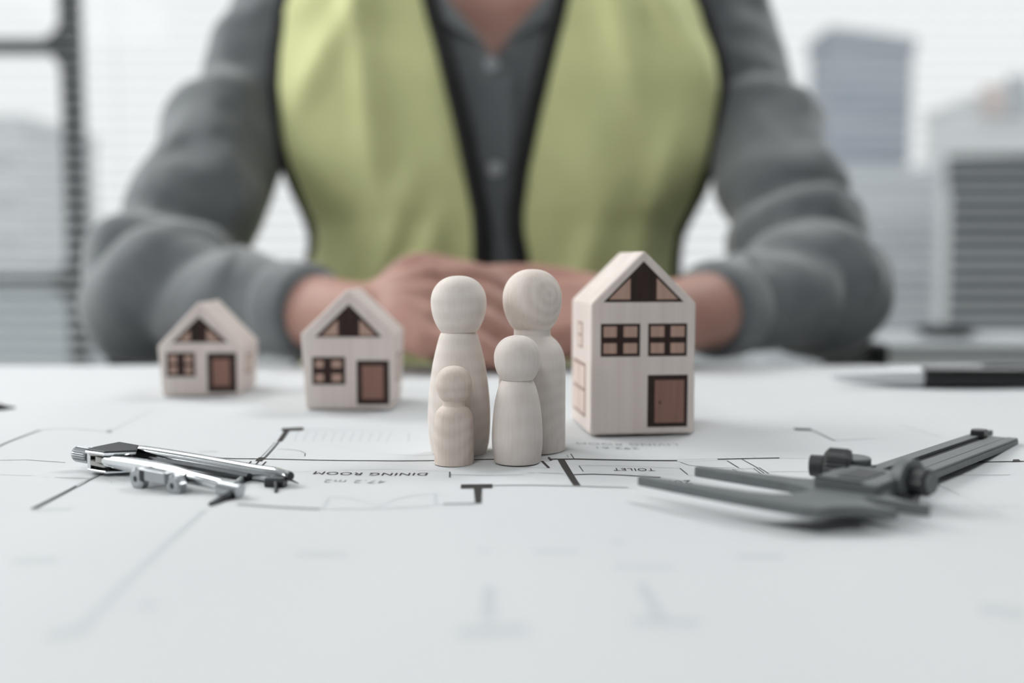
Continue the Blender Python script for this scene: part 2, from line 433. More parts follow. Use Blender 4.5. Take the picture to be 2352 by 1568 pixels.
# ------------------------------------------------------------------ table and drawing
TX0, TX1, TY0, TY1 = -0.85, 0.85, -0.55, 0.706
tb = thing('table', (0, 0.1, 0), 'white table covered by the floor plan drawing', 'table')
obj('table_top', box(TX0, TX1, TY0, TY1, T - 0.028, T - 0.0012), M_table, tb, bevel=0.003)
for x in (TX0 + 0.06, TX1 - 0.06):
    for y in (TY0 + 0.06, TY1 - 0.06):
        obj('leg', box(x - 0.022, x + 0.022, y - 0.022, y + 0.022, 0, T - 0.028), M_tleg, tb)
obj('apron', box(TX0 + 0.08, TX1 - 0.08, TY0 + 0.04, TY0 + 0.06, T - 0.09, T - 0.028), M_tleg, tb)
obj('apron', box(TX0 + 0.08, TX1 - 0.08, TY1 - 0.05, TY1 - 0.03, T - 0.09, T - 0.028), M_tleg, tb)

def hwave(x, y):
    a = 0.00042 * math.sin(2 * math.pi * x / 0.105 + 0.4 + 3 * y) + 0.00025 * math.sin(2 * math.pi * (x * 0.5 + y) / 0.09)
    far = max(0.0, min(1.0, (y - 0.42) / 0.2))
    a += far * 0.0010 * (1 + math.sin(2 * math.pi * x / 0.26 + 1.1))
    return a * max(0.0, min(1.0, (0.692 - y) / 0.02))
PX0, PX1, PY0, PY1 = -0.62, 0.62, -0.2, 0.692
nx, ny = 240, 176
V = []; Fc = []
for j in range(ny + 1):
    for i in range(nx + 1):
        x = PX0 + (PX1 - PX0) * i / nx; y = PY0 + (PY1 - PY0) * j / ny
        V.append((x, y, T + hwave(x, y)))
for j in range(ny):
    for i in range(nx):
        k = j * (nx + 1) + i; Fc.append((k, k + 1, k + nx + 2, k + nx + 1))
paper = obj('floor_plan_drawing', (V, Fc), M_paper, loc=(0, 0.25, T), smooth=True)
sm_ = paper.modifiers.new('thickness', 'SOLIDIFY'); sm_.thickness = 0.0003; sm_.offset = -1
tag(paper, 'large white floor plan sheet spread over the table', 'drawing')

PRINT = {k: ([], []) for k in ('ink', 'line', 'grey', 'pale')}
def put(key, geo):
    V, Fc = PRINT[key]; k = len(V); V += geo[0]; Fc += [tuple(i + k for i in f) for f in geo[1]]
LIFT = {'ink': 0.00016, 'line': 0.00013, 'grey': 0.0001, 'pale': 0.00008}
def onpaper(x, y, key): return Vector((x, y, T + hwave(x, y) + LIFT[key]))
def stroke(px_pts, w, key='line', world_pts=False):
    """polyline of pixels on the sheet; w = line width in mm"""
    pts = [Vector(p) for p in px_pts] if world_pts else [G(*p).to_2d() for p in px_pts]
    dense = [pts[0]]
    for a, b in zip(pts, pts[1:]):
        n = max(1, int((b - a).length / 0.004))
        dense += [a.lerp(b, (i + 1) / n) for i in range(n)]
    V = []; Fc = []
    for i, p in enumerate(dense):
        d = (dense[min(i + 1, len(dense) - 1)] - dense[max(i - 1, 0)])
        if d.length < 1e-9: d = Vector((1, 0))
        d.normalize(); n_ = Vector((-d.y, d.x)) * (w / 2000)
        V += [onpaper(*(p + n_), key), onpaper(*(p - n_), key)]
    Fc = [(2 * i, 2 * i + 1, 2 * i + 3, 2 * i + 2) for i in range(len(dense) - 1)]
    put(key, (V, Fc))
def quad(p4, key='ink', n=6):
    a, b, c, d = [G(*p).to_2d() for p in p4]
    V = []; Fc = []
    for j in range(n + 1):
        for i in range(n + 1):
            p = a.lerp(b, i / n).lerp(d.lerp(c, i / n), j / n); V.append(onpaper(p.x, p.y, key))
    for j in range(n):
        for i in range(n):
            k = j * (n + 1) + i; Fc.append((k, k + 1, k + n + 2, k + n + 1))
    put(key, (V, Fc))
def text(body, cx, cy, wmm, capmm, key='ink', ang=180, bold=0.0):
    cu = bpy.data.curves.new('t', 'FONT'); cu.body = body; cu.align_x = 'CENTER'; cu.align_y = 'CENTER'; cu.size = 0.01
    cu.offset = bold; cu.space_character = 1.1
    o = bpy.data.objects.new('t', cu); col.objects.link(o)
    dg = bpy.context.evaluated_depsgraph_get(); ev = o.evaluated_get(dg); me = ev.to_mesh()
    P_ = [v.co.to_2d() for v in me.vertices]; Q = [tuple(p.vertices) for p in me.polygons]
    ev.to_mesh_clear(); bpy.data.objects.remove(o); bpy.data.curves.remove(cu)
    xs = [p.x for p in P_]; ys = [p.y for p in P_]
    sx = wmm / 1000 / (max(xs) - min(xs)); sy = capmm / 1000 / (max(ys) - min(ys))
    mx, my = (max(xs) + min(xs)) / 2, (max(ys) + min(ys)) / 2
    c0 = G(cx, cy); ca, sa = math.cos(R(ang)), math.sin(R(ang)); V = []
    for p in P_:
        x = (p.x - mx) * sx; y = (p.y - my) * sy
        V.append(onpaper(c0.x + x * ca - y * sa, c0.y + x * sa + y * ca, key))
    put(key, (V, Q))

# thick wall line running across the sheet
stroke([(325, 1052), (545, 1057), (850, 1054), (1000, 1056), (1240, 1057)], 1.0, 'ink')
stroke([(1262, 1057), (1330, 1056), (1555, 1057)], 1.5, 'ink')
stroke([(1648, 1055), (1790, 1054)], 1.3, 'ink')
stroke([(1552, 1055), (1650, 1053)], 0.25, 'grey'); stroke([(1558, 1060), (1668, 1057)], 0.25, 'grey')
stroke([(1790, 1054), (1890, 1056)], 0.35, 'pale')
# diagonal wall with its door opening at left
quad([(655, 989), (668, 989), (648, 1015), (636, 1015)], 'ink'); quad([(647, 987), (697, 984), (697, 991), (647, 993)], 'ink')
stroke([(640, 1016), (604, 1058)], 0.9, 'line'); stroke([(632, 1016), (594, 1058)], 0.5, 'grey')
quad([(595, 1053), (608, 1053), (602, 1062), (586, 1062)], 'ink')
for x in (573, 590, 607): stroke([(x + 4, 1063), (x - 6, 1074)], 0.5, 'ink')
stroke([(700, 1047), (701, 1040), (690, 1035), (668, 1032), (636, 1032)], 0.35, 'line'); stroke([(700, 1047), (616, 1051)], 0.25, 'pale')
# stairs and faint furniture behind the dolls
for i in range(11): stroke([(686 + i * 21.2, 992), (676 + i * 21.2, 1013)], 0.8, 'pale')
stroke([(690, 988), (905, 986)], 0.8, 'pale'); stroke([(940, 992), (938, 1014)], 0.9, 'pale')
stroke([(772, 992), (760, 1010), (765, 1020), (800, 1028), (860, 1036), (930, 1042), (990, 1044)], 0.3, 'pale')
# label frames and lettering
stroke([(676, 1085), (780, 1078), (900, 1074), (1033, 1082)], 0.25, 'pale'); stroke([(1033, 1083), (1033, 1097)], 0.5, 'line')
stroke([(1033, 1090), (1120, 1093), (1203, 1092)], 0.4, 'grey'); stroke([(1214, 1087), (1228, 1087)], 0.4, 'grey'); stroke([(1238, 1087), (1296, 1088)], 0.4, 'grey')
text('DINING ROOM', 851, 1087, 38.5, 4.6, 'ink', 178)
text('47.2 m2', 815, 1105, 20.5, 4.6, 'grey', 177)
text('TOILET', 1456, 1077, 14.3, 4.0, 'ink', 180)
text('20.59', 1542, 1103, 13.6, 4.6, 'line', 180)
text('LIVING ROOM', 1440, 1018, 40.0, 5.0, 'grey', 180)
text('292.61', 1419, 1028, 16.5, 4.6, 'grey', 180)
stroke([(1330, 1070), (1345, 1069), (1420, 1069), (1560, 1074)], 0.25, 'grey'); stroke([(1330, 1070), (1340, 1083)], 0.4, 'line'); stroke([(1340, 1083), (1560, 1087)], 0.25, 'pale')
stroke([(1562, 1074), (1580, 1088)], 0.4, 'line'); stroke([(1580, 1090), (1640, 1089)], 0.3, 'grey')
stroke([(1245, 1061), (1261, 1076)], 0.9, 'ink'); stroke([(1205, 1075), (1258, 1076)], 0.3, 'grey')
stroke([(1240, 1061), (1265, 1061)], 0.3, 'line'); stroke([(1242, 1057), (1262, 1057)], 0.3, 'line'); stroke([(1260, 1053), (1266, 1060)], 0.9, 'ink')
stroke([(1311, 1045), (1318, 1055)], 0.5, 'line'); stroke([(1302, 1047), (1306, 1053)], 0.4, 'grey'); stroke([(1264, 1053), (1306, 1052)], 0.25, 'grey')
# broad wall down from the dolls, lower rooms
quad([(1281, 1058), (1297, 1058), (1334, 1116), (1317, 1116)], 'ink'); stroke([(1318, 1090), (1360, 1088), (1430, 1089), (1517, 1093)], 0.9, 'ink')
stroke([(1131, 1118), (1200, 1117), (1443, 1117)], 1.6, 'grey')
quad([(1059, 1115), (1131, 1115), (1131, 1125), (1058, 1125)], 'ink'); quad([(1088, 1124), (1107, 1124), (1106, 1160), (1091, 1160)], 'ink')
stroke([(1018, 1159), (1092, 1160)], 2.2, 'grey'); stroke([(1000, 1135), (1002, 1160)], 1.4, 'pale'); stroke([(760, 1165), (990, 1163)], 1.4, 'pale')
stroke([(756, 1142), (742, 1165)], 1.4, 'pale'); stroke([(735, 1165), (640, 1162), (545, 1158)], 2.2, 'grey')
stroke([(870, 1160), (920, 1142), (1000, 1134)], 0.5, 'pale'); stroke([(872, 1160), (800, 1140), (756, 1138)], 0.5, 'pale')
# right of the caliper jaws
stroke([(1563, 1061), (1580, 1067), (1620, 1073), (1688, 1076)], 0.3, 'line'); stroke([(1670, 1059), (1697, 1076)], 0.5, 'line')
stroke([(1704, 1056), (1740, 1077)], 0.45, 'line'); stroke([(1731, 1078), (1748, 1090)], 0.35, 'line'); stroke([(1738, 1077), (1755, 1089)], 0.45, 'line'); stroke([(1743, 1076), (1765, 1090)], 0.45, 'line')
stroke([(1682, 1079), (1735, 1078)], 0.3, 'line'); stroke([(1682, 1079), (1694, 1083)], 0.3, 'line'); stroke([(1764, 1087), (1790, 1086), (1856, 1087)], 0.3, 'grey'); stroke([(1880, 1089), (1910, 1089)], 0.3, 'grey')
stroke([(1660, 1043), (1676, 1056)], 0.3, 'pale'); stroke([(1668, 1043), (1684, 1051), (1710, 1043), (1720, 1050)], 0.3, 'pale'); stroke([(1720, 1043), (1738, 1054)], 0.3, 'pale')
quad([(1822, 985), (1862, 985), (1868, 991), (1826, 991)], 'line'); stroke([(1866, 989), (1900, 1006), (1918, 1014)], 1.6, 'grey'); stroke([(1912, 1012), (2010, 1006)], 1.4, 'pale')
stroke([(2065, 972), (2160, 1003)], 1.5, 'pale'); stroke([(2242, 1058), (2352, 1059)], 1.0, 'ink'); quad([(2327, 1055), (2340, 1055), (2346, 1060), (2325, 1060)], 'ink')
stroke([(2160, 1089), (2320, 1087)], 0.35, 'line'); stroke([(2132, 1105), (2205, 1138)], 0.5, 'grey'); stroke([(2208, 1139), (2300, 1182)], 0.5, 'pale')
for x in (2160, 2185, 2210, 2275, 2300, 2325): stroke([(x, 1160), (x + 14, 1163)], 1.6, 'pale')
# left of the compass
stroke([(-40, 1045), (10, 1022), (92, 989)], 1.9, 'grey'); stroke([(92, 987), (170, 984), (255, 988)], 1.1, 'pale'); quad([(246, 985), (258, 985), (256, 991), (244, 991)], 'grey')
stroke([(255, 986), (350, 944)], 1.6, 'pale')
stroke([(0, 1057), (60, 1055), (150, 1060)], 0.35, 'line'); stroke([(0, 1087), (75, 1088)], 0.3, 'pale'); stroke([(100, 1091), (112, 1091)], 0.3, 'pale'); stroke([(126, 1092), (210, 1096)], 0.3, 'grey')
quad([(172, 1112), (180, 1114), (84, 1168), (68, 1168)], 'line'); stroke([(170, 1113), (236, 1082)], 0.35, 'grey'); stroke([(178, 1115), (207, 1099), (243, 1083)], 0.6, 'line')
stroke([(240, 1097), (256, 1103), (256, 1110)], 0.4, 'pale'); stroke([(80, 1170), (165, 1169)], 2.0, 'pale')
stroke([(458, 1039), (480, 1037), (500, 1038)], 0.4, 'pale'); stroke([(500, 1041), (458, 1041)], 0.4, 'pale')
# foreground, out of focus
stroke([(470, 1172), (300, 1330), (190, 1440)], 2.0, 'pale'); stroke([(200, 1440), (110, 1470)], 4.0, 'pale')  # diagonal: soft shadow of a fold, drawn in as pale strokes
for x0, x1, y in ((680, 795, 1270), (1098, 1128, 1264), (1222, 1328, 1268), (1402, 1432, 1246), (1410, 1550, 1300), (1690, 1800, 1274), (30, 130, 1288)):
    stroke([(x0, y), (x1, y)], 2.4, 'pale')
stroke([(1124, 1350), (1122, 1430)], 2.8, 'pale'); stroke([(1050, 1455), (1215, 1450)], 4.5, 'pale')
stroke([(1472, 1340), (1520, 1430)], 2.8, 'pale'); stroke([(1450, 1432), (1610, 1432)], 4.0, 'pale'); stroke([(2250, 1395), (2352, 1412)], 5.0, 'pale')
stroke([(320, 1390), (360, 1388)], 3.0, 'pale')
for k, m, nm, lb in (('ink', M_ink, 'printed_walls', 'dark printed wall lines and room lettering'), ('line', M_line, 'printed_lines', 'thin dark grey printed lines'),
                     ('grey', M_grey, 'printed_light_lines', 'grey printed lines'), ('pale', M_pale, 'faint_lines_fold_shadow', 'faint printed lines and a drawn-in fold shadow')):
    o = obj(nm, PRINT[k], m, paper); o['label'] = lb; o['kind'] = 'stuff'

# ------------------------------------------------------------------ peg dolls
def doll(name, xc, base_py, prof_head, prof_body, m, label, lean=0.0):
    """profiles: (half width px, py) bottom to top, at the doll's own depth"""
    front = G(xc, base_py); r0 = prof_body[0][0]
    Yc = front.y
    for _ in range(3): Yc = front.y + r0 * Yc / FPX
    c = P(xc, base_py, Yc); c.z = T + hwave(c.x, Yc) + 0.0002
    sc = Yc / FPX
    ref = P(xc, base_py, Yc)
    zof = lambda py: (P(xc, py, Yc) - P(xc, base_py, Yc)).z
    # silhouette at axis depth starts a little above the front base pixel
    py_axis = base_py - (P(xc, base_py, Yc).z - T) * 0
    z0 = P(xc, base_py, Yc).z - T          # height (negative) of the base pixel at axis depth
    def pr(pp):
        k = [(max(w, 0) * sc, P(xc, py, Yc).z - T) for w, py in pp]
        return k
    body = pr(prof_body); body = [(r, max(z, 0.0)) for r, z in body]; body[0] = (body[0][0], 0.0)
    head = pr(prof_head)
    def fine(pp):
        q = crom(pp, 6); return [(max(a, 0.0), b) for a, b in q]
    t = thing(name, (c.x, c.y, c.z), label, 'peg doll', 'family of plain wooden peg dolls')
    b0 = [(body[0][0] * 0.985, 0.0003)] + fine(body[1:])
    b0 = [(body[0][0] * 0.96, 0.0)] + b0
    obj('body', lathe(b0, c, 72), W1 if m is W2 else m, t, auto=40)
    hd = fine(head); hd[-1] = (0.0, hd[-1][1])
    obj('head', lathe([(0.0, hd[0][1])] + hd, c, 72), m, t, auto=50)
    return t
def headprof(hw, top, bot, hwb, wide):
    """rounded head: bottom half width hwb at bot, widest hw at 'wide', closed at top"""
    out = []
    a0 = math.acos(min(1, hwb / hw))
    for i in range(9):
        a = -a0 + a0 * i / 8
        out.append((hw * math.cos(a), wide + (bot - wide) * (math.sin(-a) / math.sin(a0))))
    for i in range(1, 13):
        a = math.pi / 2 * i / 12
        out.append((hw * math.cos(a) ** 0.86, wide - (wide - top) * math.sin(a)))
    return out
doll('peg_doll', 1055, 1051, headprof(64, 635, 764, 41, 694), [(60, 1051), (63, 1040), (69, 1015), (72, 975), (71.5, 935), (68, 890), (61, 840), (52, 800), (44, 772), (39, 764)],
     W1, 'tall bell shaped wooden peg doll at left, flat topped head')
doll('peg_doll', 1222, 1049, headprof(68, 623, 760, 43, 690) , [(76, 1049), (77, 1042), (77, 990), (77, 920), (77, 850), (75, 826), (69, 806), (58, 789), (46, 778), (42.5, 774), (42, 768), (42, 758)],
     W2, 'tallest straight bodied wooden peg doll with round ringed head and neck')
doll('peg_doll', 1188, 1073, headprof(54, 773, 874, 37, 823), [(49, 1073), (53, 1062), (53.5, 1060), (55, 1052), (58.5, 1025), (59, 1000), (57, 965), (52, 925), (44, 893), (37, 878), (34, 873)],
     W3, 'mid sized bell shaped wooden peg doll in front of the tallest one')
doll('peg_doll', 1043, 1072, headprof(42, 840, 919, 27, 881), [(45.5, 1072), (46, 1066), (46, 1030), (46, 990), (45, 965), (41.5, 948), (35, 938), (28, 933), (26, 931), (26, 925), (26.5, 917)],
     W4, 'smallest wooden peg doll, standing front left')

# ------------------------------------------------------------------ wooden houses
def house(name, fl, yaw, w_base, w_eave, he, ha, depth, label, feats, side_feats, bev=0.0011, side=-1):
    """fl = front left base corner (world). local u to the right, v up, n into depth"""
    u = Vector((math.cos(yaw), math.sin(yaw), 0)); n = Vector((-math.sin(yaw), math.cos(yaw), 0)); k = Vector((0, 0, 1))
    fl = Vector((fl.x, fl.y, T + 0.0006)); mid = w_base / 2
    base = fl + u * mid + n * depth / 2
    t = thing(name, base, label, 'toy house', 'wooden toy houses')
    pt = lambda a, b, d=0.0: fl + u * a + k * b + n * d
    e = (w_eave - w_base) / 2
    taper = e * 0.9
    outl = [(0, 0), (w_base, 0), (w_base + e, he), (mid, ha), (-e, he)]
    V = []
    for d, g in ((0, 1), (depth, 1)):
        for a, b in outl: V.append(pt(a, b, d))
    body = (V, [(4, 3, 2, 1, 0), (5, 6, 7, 8, 9)] + [(i, (i + 1) % 5, 5 + (i + 1) % 5, 5 + i) for i in range(5)])
    obj('body', body, WH, t, bevel=bev)
    def slab(pts, proud, thick): return prism([pt(a, b, -proud) for a, b in pts], n * thick)
    for f in feats:
        par = obj(f['name'], slab(f['outline'], 0.00012, 0.0004), M_burn, t)
        for i, pn in enumerate(f['panes']):
            o = obj(pn[0], slab(pn[1], 0.00022, 0.0003), pn[2], par)
    sgn_ = side
    for f in side_feats:
        x0 = -0.00012 if side < 0 else w_base
        def sp(d, b, off):
            frac = b / he; ex = e * frac
            return pt(-ex - off if side < 0 else w_base + ex + off, b, d)
        par = obj(f['name'], prism([sp(d, b, 0.00012) for d, b in f['outline']], u * (0.0004 if side < 0 else -0.0004)), M_faintburn, t)
        for pn in f['panes']:
            obj('pane', prism([sp(d, b, 0.00022) for d, b in pn], u * (0.0003 if side < 0 else -0.0003)), M_faintpane, par)
    return t
def rect(a0, a1, b0, b1): return [(a0, b0), (a1, b0), (a1, b1), (a0, b1)]
def face_map(x0, x1, w, ybase, scale):
    """pixel on the house front -> (u, v) in metres on that front"""
    return lambda x, y: ((x - x0) / (x1 - x0) * w, (ybase - y) / scale)
def feats_from(fm, gable, bar, pane_l, pane_r, windows, door, panel, knob=None):
    q = lambda pts: [fm(*p) for p in pts]
    rc = lambda x0, y0, x1, y1: q([(x0, y1), (x1, y1), (x1, y0), (x0, y0)])
    out = [dict(name='gable_window', outline=q(gable), panes=[('pane', q(pane_l), M_pane), ('pane', q(pane_r), M_pane)])]
    for wn in windows:
        out.append(dict(name='window', outline=rc(*wn[0]), panes=[('pane', rc(*p), M_pane) for p in wn[1]]))
    pn = [('door_panel', rc(*panel), M_door)]
    out.append(dict(name='door', outline=rc(*door), panes=pn))
    return out
# tall house at right
fl = G(1355, 1003); scp = FPX / fl.y; w = 248 / scp * 1.003
fm = face_map(1355, 1603, w, 1003, scp)
fe = feats_from(fm, [(1385, 694), (1573, 694), (1478, 600)], None, [(1397, 688), (1447, 688), (1447, 639)], [(1509, 688), (1560, 688), (1509, 639)],
    [((1379, 744, 1471, 820), [(1385, 750, 1416, 775), (1432, 750, 1464, 775), (1385, 789, 1416, 813), (1432, 789, 1464, 813)]),
     ((1490, 744, 1582, 820), [(1496, 750, 1528, 775), (1543, 750, 1576, 775), (1496, 789, 1528, 813), (1543, 789, 1576, 813)])],
    (1490, 864, 1585, 986), (1507, 876, 1577, 976))
dp = 0.0455
sf = [dict(name='side_window', outline=rect(0.018, 0.029, 0.0345, 0.0455), panes=[rect(0.0195, 0.0275, 0.0352, 0.0396), rect(0.0195, 0.0275, 0.0404, 0.0448)]),
      dict(name='side_window', outline=rect(0.011, 0.0405, 0.0058, 0.0285), panes=[rect(0.0125, 0.025, 0.007, 0.0165), rect(0.0265, 0.039, 0.007, 0.0165), rect(0.0125, 0.025, 0.0178, 0.0272), rect(0.0265, 0.039, 0.0178, 0.0272)])]
hb = house('wooden_house', fl, R(6.2), w, w, (1003 - 697) / scp, (1003 - 575) / scp, dp, 'tallest wooden toy house, two storeys, right of the dolls', fe, sf, side=-1)
kp = fm(1519, 928)
u_ = Vector((math.cos(R(6.2)), math.sin(R(6.2)), 0)); n__ = Vector((-u_.y, u_.x, 0))
kc = Vector((fl.x, fl.y, T + 0.0006)) + u_ * kp[0] + Vector((0, 0, kp[1]))
dk = [c for c in hb.children if c.name.startswith('door')][0]
obj('knob', cyl(kc - n__ * 0.0005, kc + n__ * 0.0002, 0.0005, 12), M_burn, dk)
# middle house
fl = G(702, 943); scp = FPX / fl.y; w = 200 / scp
fm = face_map(702, 902, w, 943, scp)
fe = feats_from(fm, [(726, 775), (880, 775), (805, 699)], None, [(742, 771), (779, 771), (779, 735)], [(829, 771), (866, 771), (829, 735)],
    [((719, 821, 795, 885), [(726, 829, 745, 846), (764, 829, 786, 846), (726, 860, 745, 878), (764, 860, 786, 878)])], (821, 829, 896, 932), (833, 841, 883, 919))
sf = [dict(name='side_window', outline=rect(0.012, 0.03, 0.012, 0.026), panes=[rect(0.0135, 0.0205, 0.0133, 0.0247), rect(0.0215, 0.0285, 0.0133, 0.0247)])]
house('wooden_house', fl, R(0.5), w, w * 1.09, (943 - 768) / scp, (943 - 664) / scp, 0.043, 'mid sized wooden toy house just left of the dolls', fe, sf, side=1)
# small house at left
fl = G(373, 912); scp = FPX / fl.y; w = 174 / scp
fm = face_map(373, 547, w, 912, scp)
fe = feats_from(fm, [(399, 788), (526, 788), (461, 728)], None, [(412, 784), (440, 784), (440, 760)], [(478, 784), (510, 784), (478, 756)],
    [((384, 811, 450, 867), [(391, 818, 408, 836), (426, 818, 443, 836), (391, 843, 408, 860), (426, 843, 443, 860)])], (477, 812, 544, 904), (489, 826, 529, 890))
sf = [dict(name='side_window', outline=rect(0.014, 0.03, 0.01, 0.021), panes=[rect(0.0155, 0.0213, 0.0113, 0.0197), rect(0.0227, 0.0285, 0.0113, 0.0197)])]
house('wooden_house', fl, R(2.5), w, w * 1.1, (912 - 797) / scp, (912 - 694) / scp, 0.044, 'smallest wooden toy house, farthest left by the sleeve', fe, sf, side=1)

# ------------------------------------------------------------------ drawing compass (left)
def knurl(a, b, r, n=22, depth=0.12, taper=0.0):
    a = Vector(a); b = Vector(b); d = (b - a).normalized()
    s = d.cross(Vector((0, 0, 1))).normalized(); u = s.cross(d)
    V = []; Fc = []; m = n * 2
    L = (b - a).length
    for t, f in ((0, 0.72), (0.18, 1.0), (0.9, 1.0), (1.0, 0.94)):
        p = a + d * L * t
        for j in range(m):
            rr = r * f * (1 - (depth if j % 2 else 0)); g = 2 * math.pi * j / m
            V.append(p + s * rr * math.cos(g) + u * rr * math.sin(g))
    for i in range(3):
        for j in range(m): Fc.append((i * m + j, i * m + (j + 1) % m, (i + 1) * m + (j + 1) % m, (i + 1) * m + j))
    Fc.append(tuple(range(m))[::-1]); Fc.append(tuple(range(3 * m, 4 * m)))
    return V, Fc
cp = thing('drawing_compass', G(330, 1075), 'chrome drawing compass lying open on the drawing at left', 'compass')
kA = P(173, 1040, 0.343); kB = P(208, 1046, 0.3405)
obj('grip_knob', knurl(kA, kB, 0.0029), M_steel, cp)
# U shaped hinge housing: top plate, bottom plate and back web
topz = 0.0083
tp = [G(199, 1031, topz), G(240, 1037, topz), G(313, 1034, topz), G(318, 1022, topz), G(274, 1014.5, topz), G(216, 1026, topz)]
obj('hinge_top_plate', prism([p + Vector((0, 0, -0.0008)) for p in tp], (0, 0, 0.0009)), M_darksteel, cp, bevel=0.0002)
edge = [p + Vector((0, -0.0002, -0.0009)) for p in tp[:3]]
obj('hinge_rim', tube(edge, 0.00055, 8), M_chrome, cp)
bp = [Vector((p.x, p.y, T + 0.0008)) for p in tp]
obj('hinge_bottom_plate', prism(bp, (0, 0, 0.0008)), M_chrome, cp, bevel=0.0002)
wA = bp[0]; wB = bp[5]
obj('hinge_web', prism([wA, wB, wB + Vector((0.0012, 0, 0)), wA + Vector((0.0012, 0, 0))], (0, 0, topz - 0.0012)), M_chrome, cp, bevel=0.0002)
inn = [p.lerp(sum(bp, Vector()) / 6, 0.3) for p in bp]
obj('hinge_core', prism([Vector((p.x, p.y + 0.001, T + 0.0016)) for p in inn], (0, 0, topz - 0.0026)), M_black, cp)
Yf = G(222, 1034, topz).y + 0.0009
for q_ in ([(204, 1038), (236, 1042), (247, 1044), (240, 1049), (204, 1046)], [(205, 1058), (225, 1062), (248, 1072), (237, 1074), (208, 1068)]):
    obj('hinge_cheek', prism([P(a_, b_, Yf) for a_, b_ in q_], (0, 0.003, 0)), M_brass, cp, bevel=0.0002)
obj('hinge_lug', prism([P(a_, b_, Yf - 0.0006) for a_, b_ in ((219, 1048), (237, 1051), (237, 1065), (219, 1061))], (0, 0.0025, 0)), M_brass, cp, bevel=0.0002)
# far leg: long flat sided arm with a needle holder at the tip
far = [P(300, 1038, 0.345), P(330, 1041, 0.343), P(450, 1060, 0.333), P(580, 1083, 0.322), P(640, 1091, 0.317), P(662, 1096, 0.315)]
lf = obj('far_leg', tube(far, [0.0022, 0.0027, 0.0027, 0.0026, 0.0023, 0.0014], 20, True, 3), M_chrome, cp, smooth=True)
gA = [P(345, 1055, 0.3385), P(450, 1071, 0.330), P(572, 1094, 0.3195)]
obj('groove', tube([p + Vector((0, -0.0003, 0)) for p in gA], 0.0012, 8), M_darksteel, lf)
nb = P(634, 1104, 0.313); ft = G(634, 1131)
obj('needle_clamp', cyl(P(612, 1108, 0.3135), P(655, 1108, 0.3125), 0.0019, 16), M_darksteel, lf)
obj('needle_foot', cyl(nb, Vector((ft.x, ft.y, T + 0.0002)), 0.0008, 10, 0.0005), M_darksteel, lf)
obj('needle', cyl(P(655, 1096, 0.315), P(686, 1110, 0.312), 0.0006, 8, 0.00012), M_darksteel, lf)
obj('needle_clamp_screw', knurl(P(650, 1090, 0.317), P(668, 1093, 0.314), 0.0015, 10), M_darksteel, lf)
# near leg with the thumb wheel pair and the bent pencil arm
near = [P(246, 1058, Yf - 0.0022), P(300, 1067, 0.3255), P(392, 1084, 0.3145), P(440, 1097, 0.3085), P(500, 1112, 0.303), P(542, 1124, 0.299)]
ln = obj('near_leg', tube(near, [0.0018, 0.0025, 0.0025, 0.0021, 0.0019, 0.0018], 20, True, 3), M_chrome, cp, smooth=True)
w1 = P(313, 1099, 0.3115); w2 = P(397, 1115, 0.3035)
dw = Vector((-0.55, -0.83, 0.0)).normalized()
blk = (w2 - w1).normalized(); bs = Vector((-blk.y, blk.x, 0))
b0_ = w1 + blk * 0.0028; b1_ = w2 - blk * 0.0026
obj('adjusting_block', prism([b0_ - bs * 0.001, b1_ - bs * 0.001, b1_ + bs * 0.0026, b0_ + bs * 0.0026], (0, 0, 0.0038)), M_steel, ln, bevel=0.0004)
obj('block_strap', prism([b0_ - bs * 0.0012, b0_ + blk * 0.0018 - bs * 0.0012, b0_ + blk * 0.0018 + bs * 0.0028, b0_ + bs * 0.0028], (0, 0, 0.0034)), M_darksteel, ln)
for wq, rr in ((w1, 0.0036), (w2, 0.0036)):
    wh = obj('thumb_wheel', knurl(wq + dw * 0.0004, wq - dw * 0.0026, rr, 26, 0.06), M_steel, ln)
    obj('wheel_slot', cyl(wq + dw * 0.00045, wq, 0.0010, 12), M_darksteel, wh)
    obj('screw_shank', cyl(wq - dw * 0.002, wq - dw * 0.0062 + Vector((0, 0, 0.002)), 0.0014, 12), M_darksteel, wh)
pa = [P(520, 1122, 0.3), P(536, 1133, 0.297), P(512, 1146, 0.2945), G(484, 1157, 0.0006)]
obj('pencil_arm', tube(pa, [0.0016, 0.0016, 0.0013, 0.0007], 14, True), M_darksteel, ln, smooth=True)
obj('linkage', tube([P(560, 1096, 0.3215), P(542, 1113, 0.3095)], 0.0011, 10), M_steel, ln)
obj('lead_holder', cyl(P(505, 1119, 0.3005), P(552, 1129, 0.2975), 0.0023, 18), M_steel, ln)

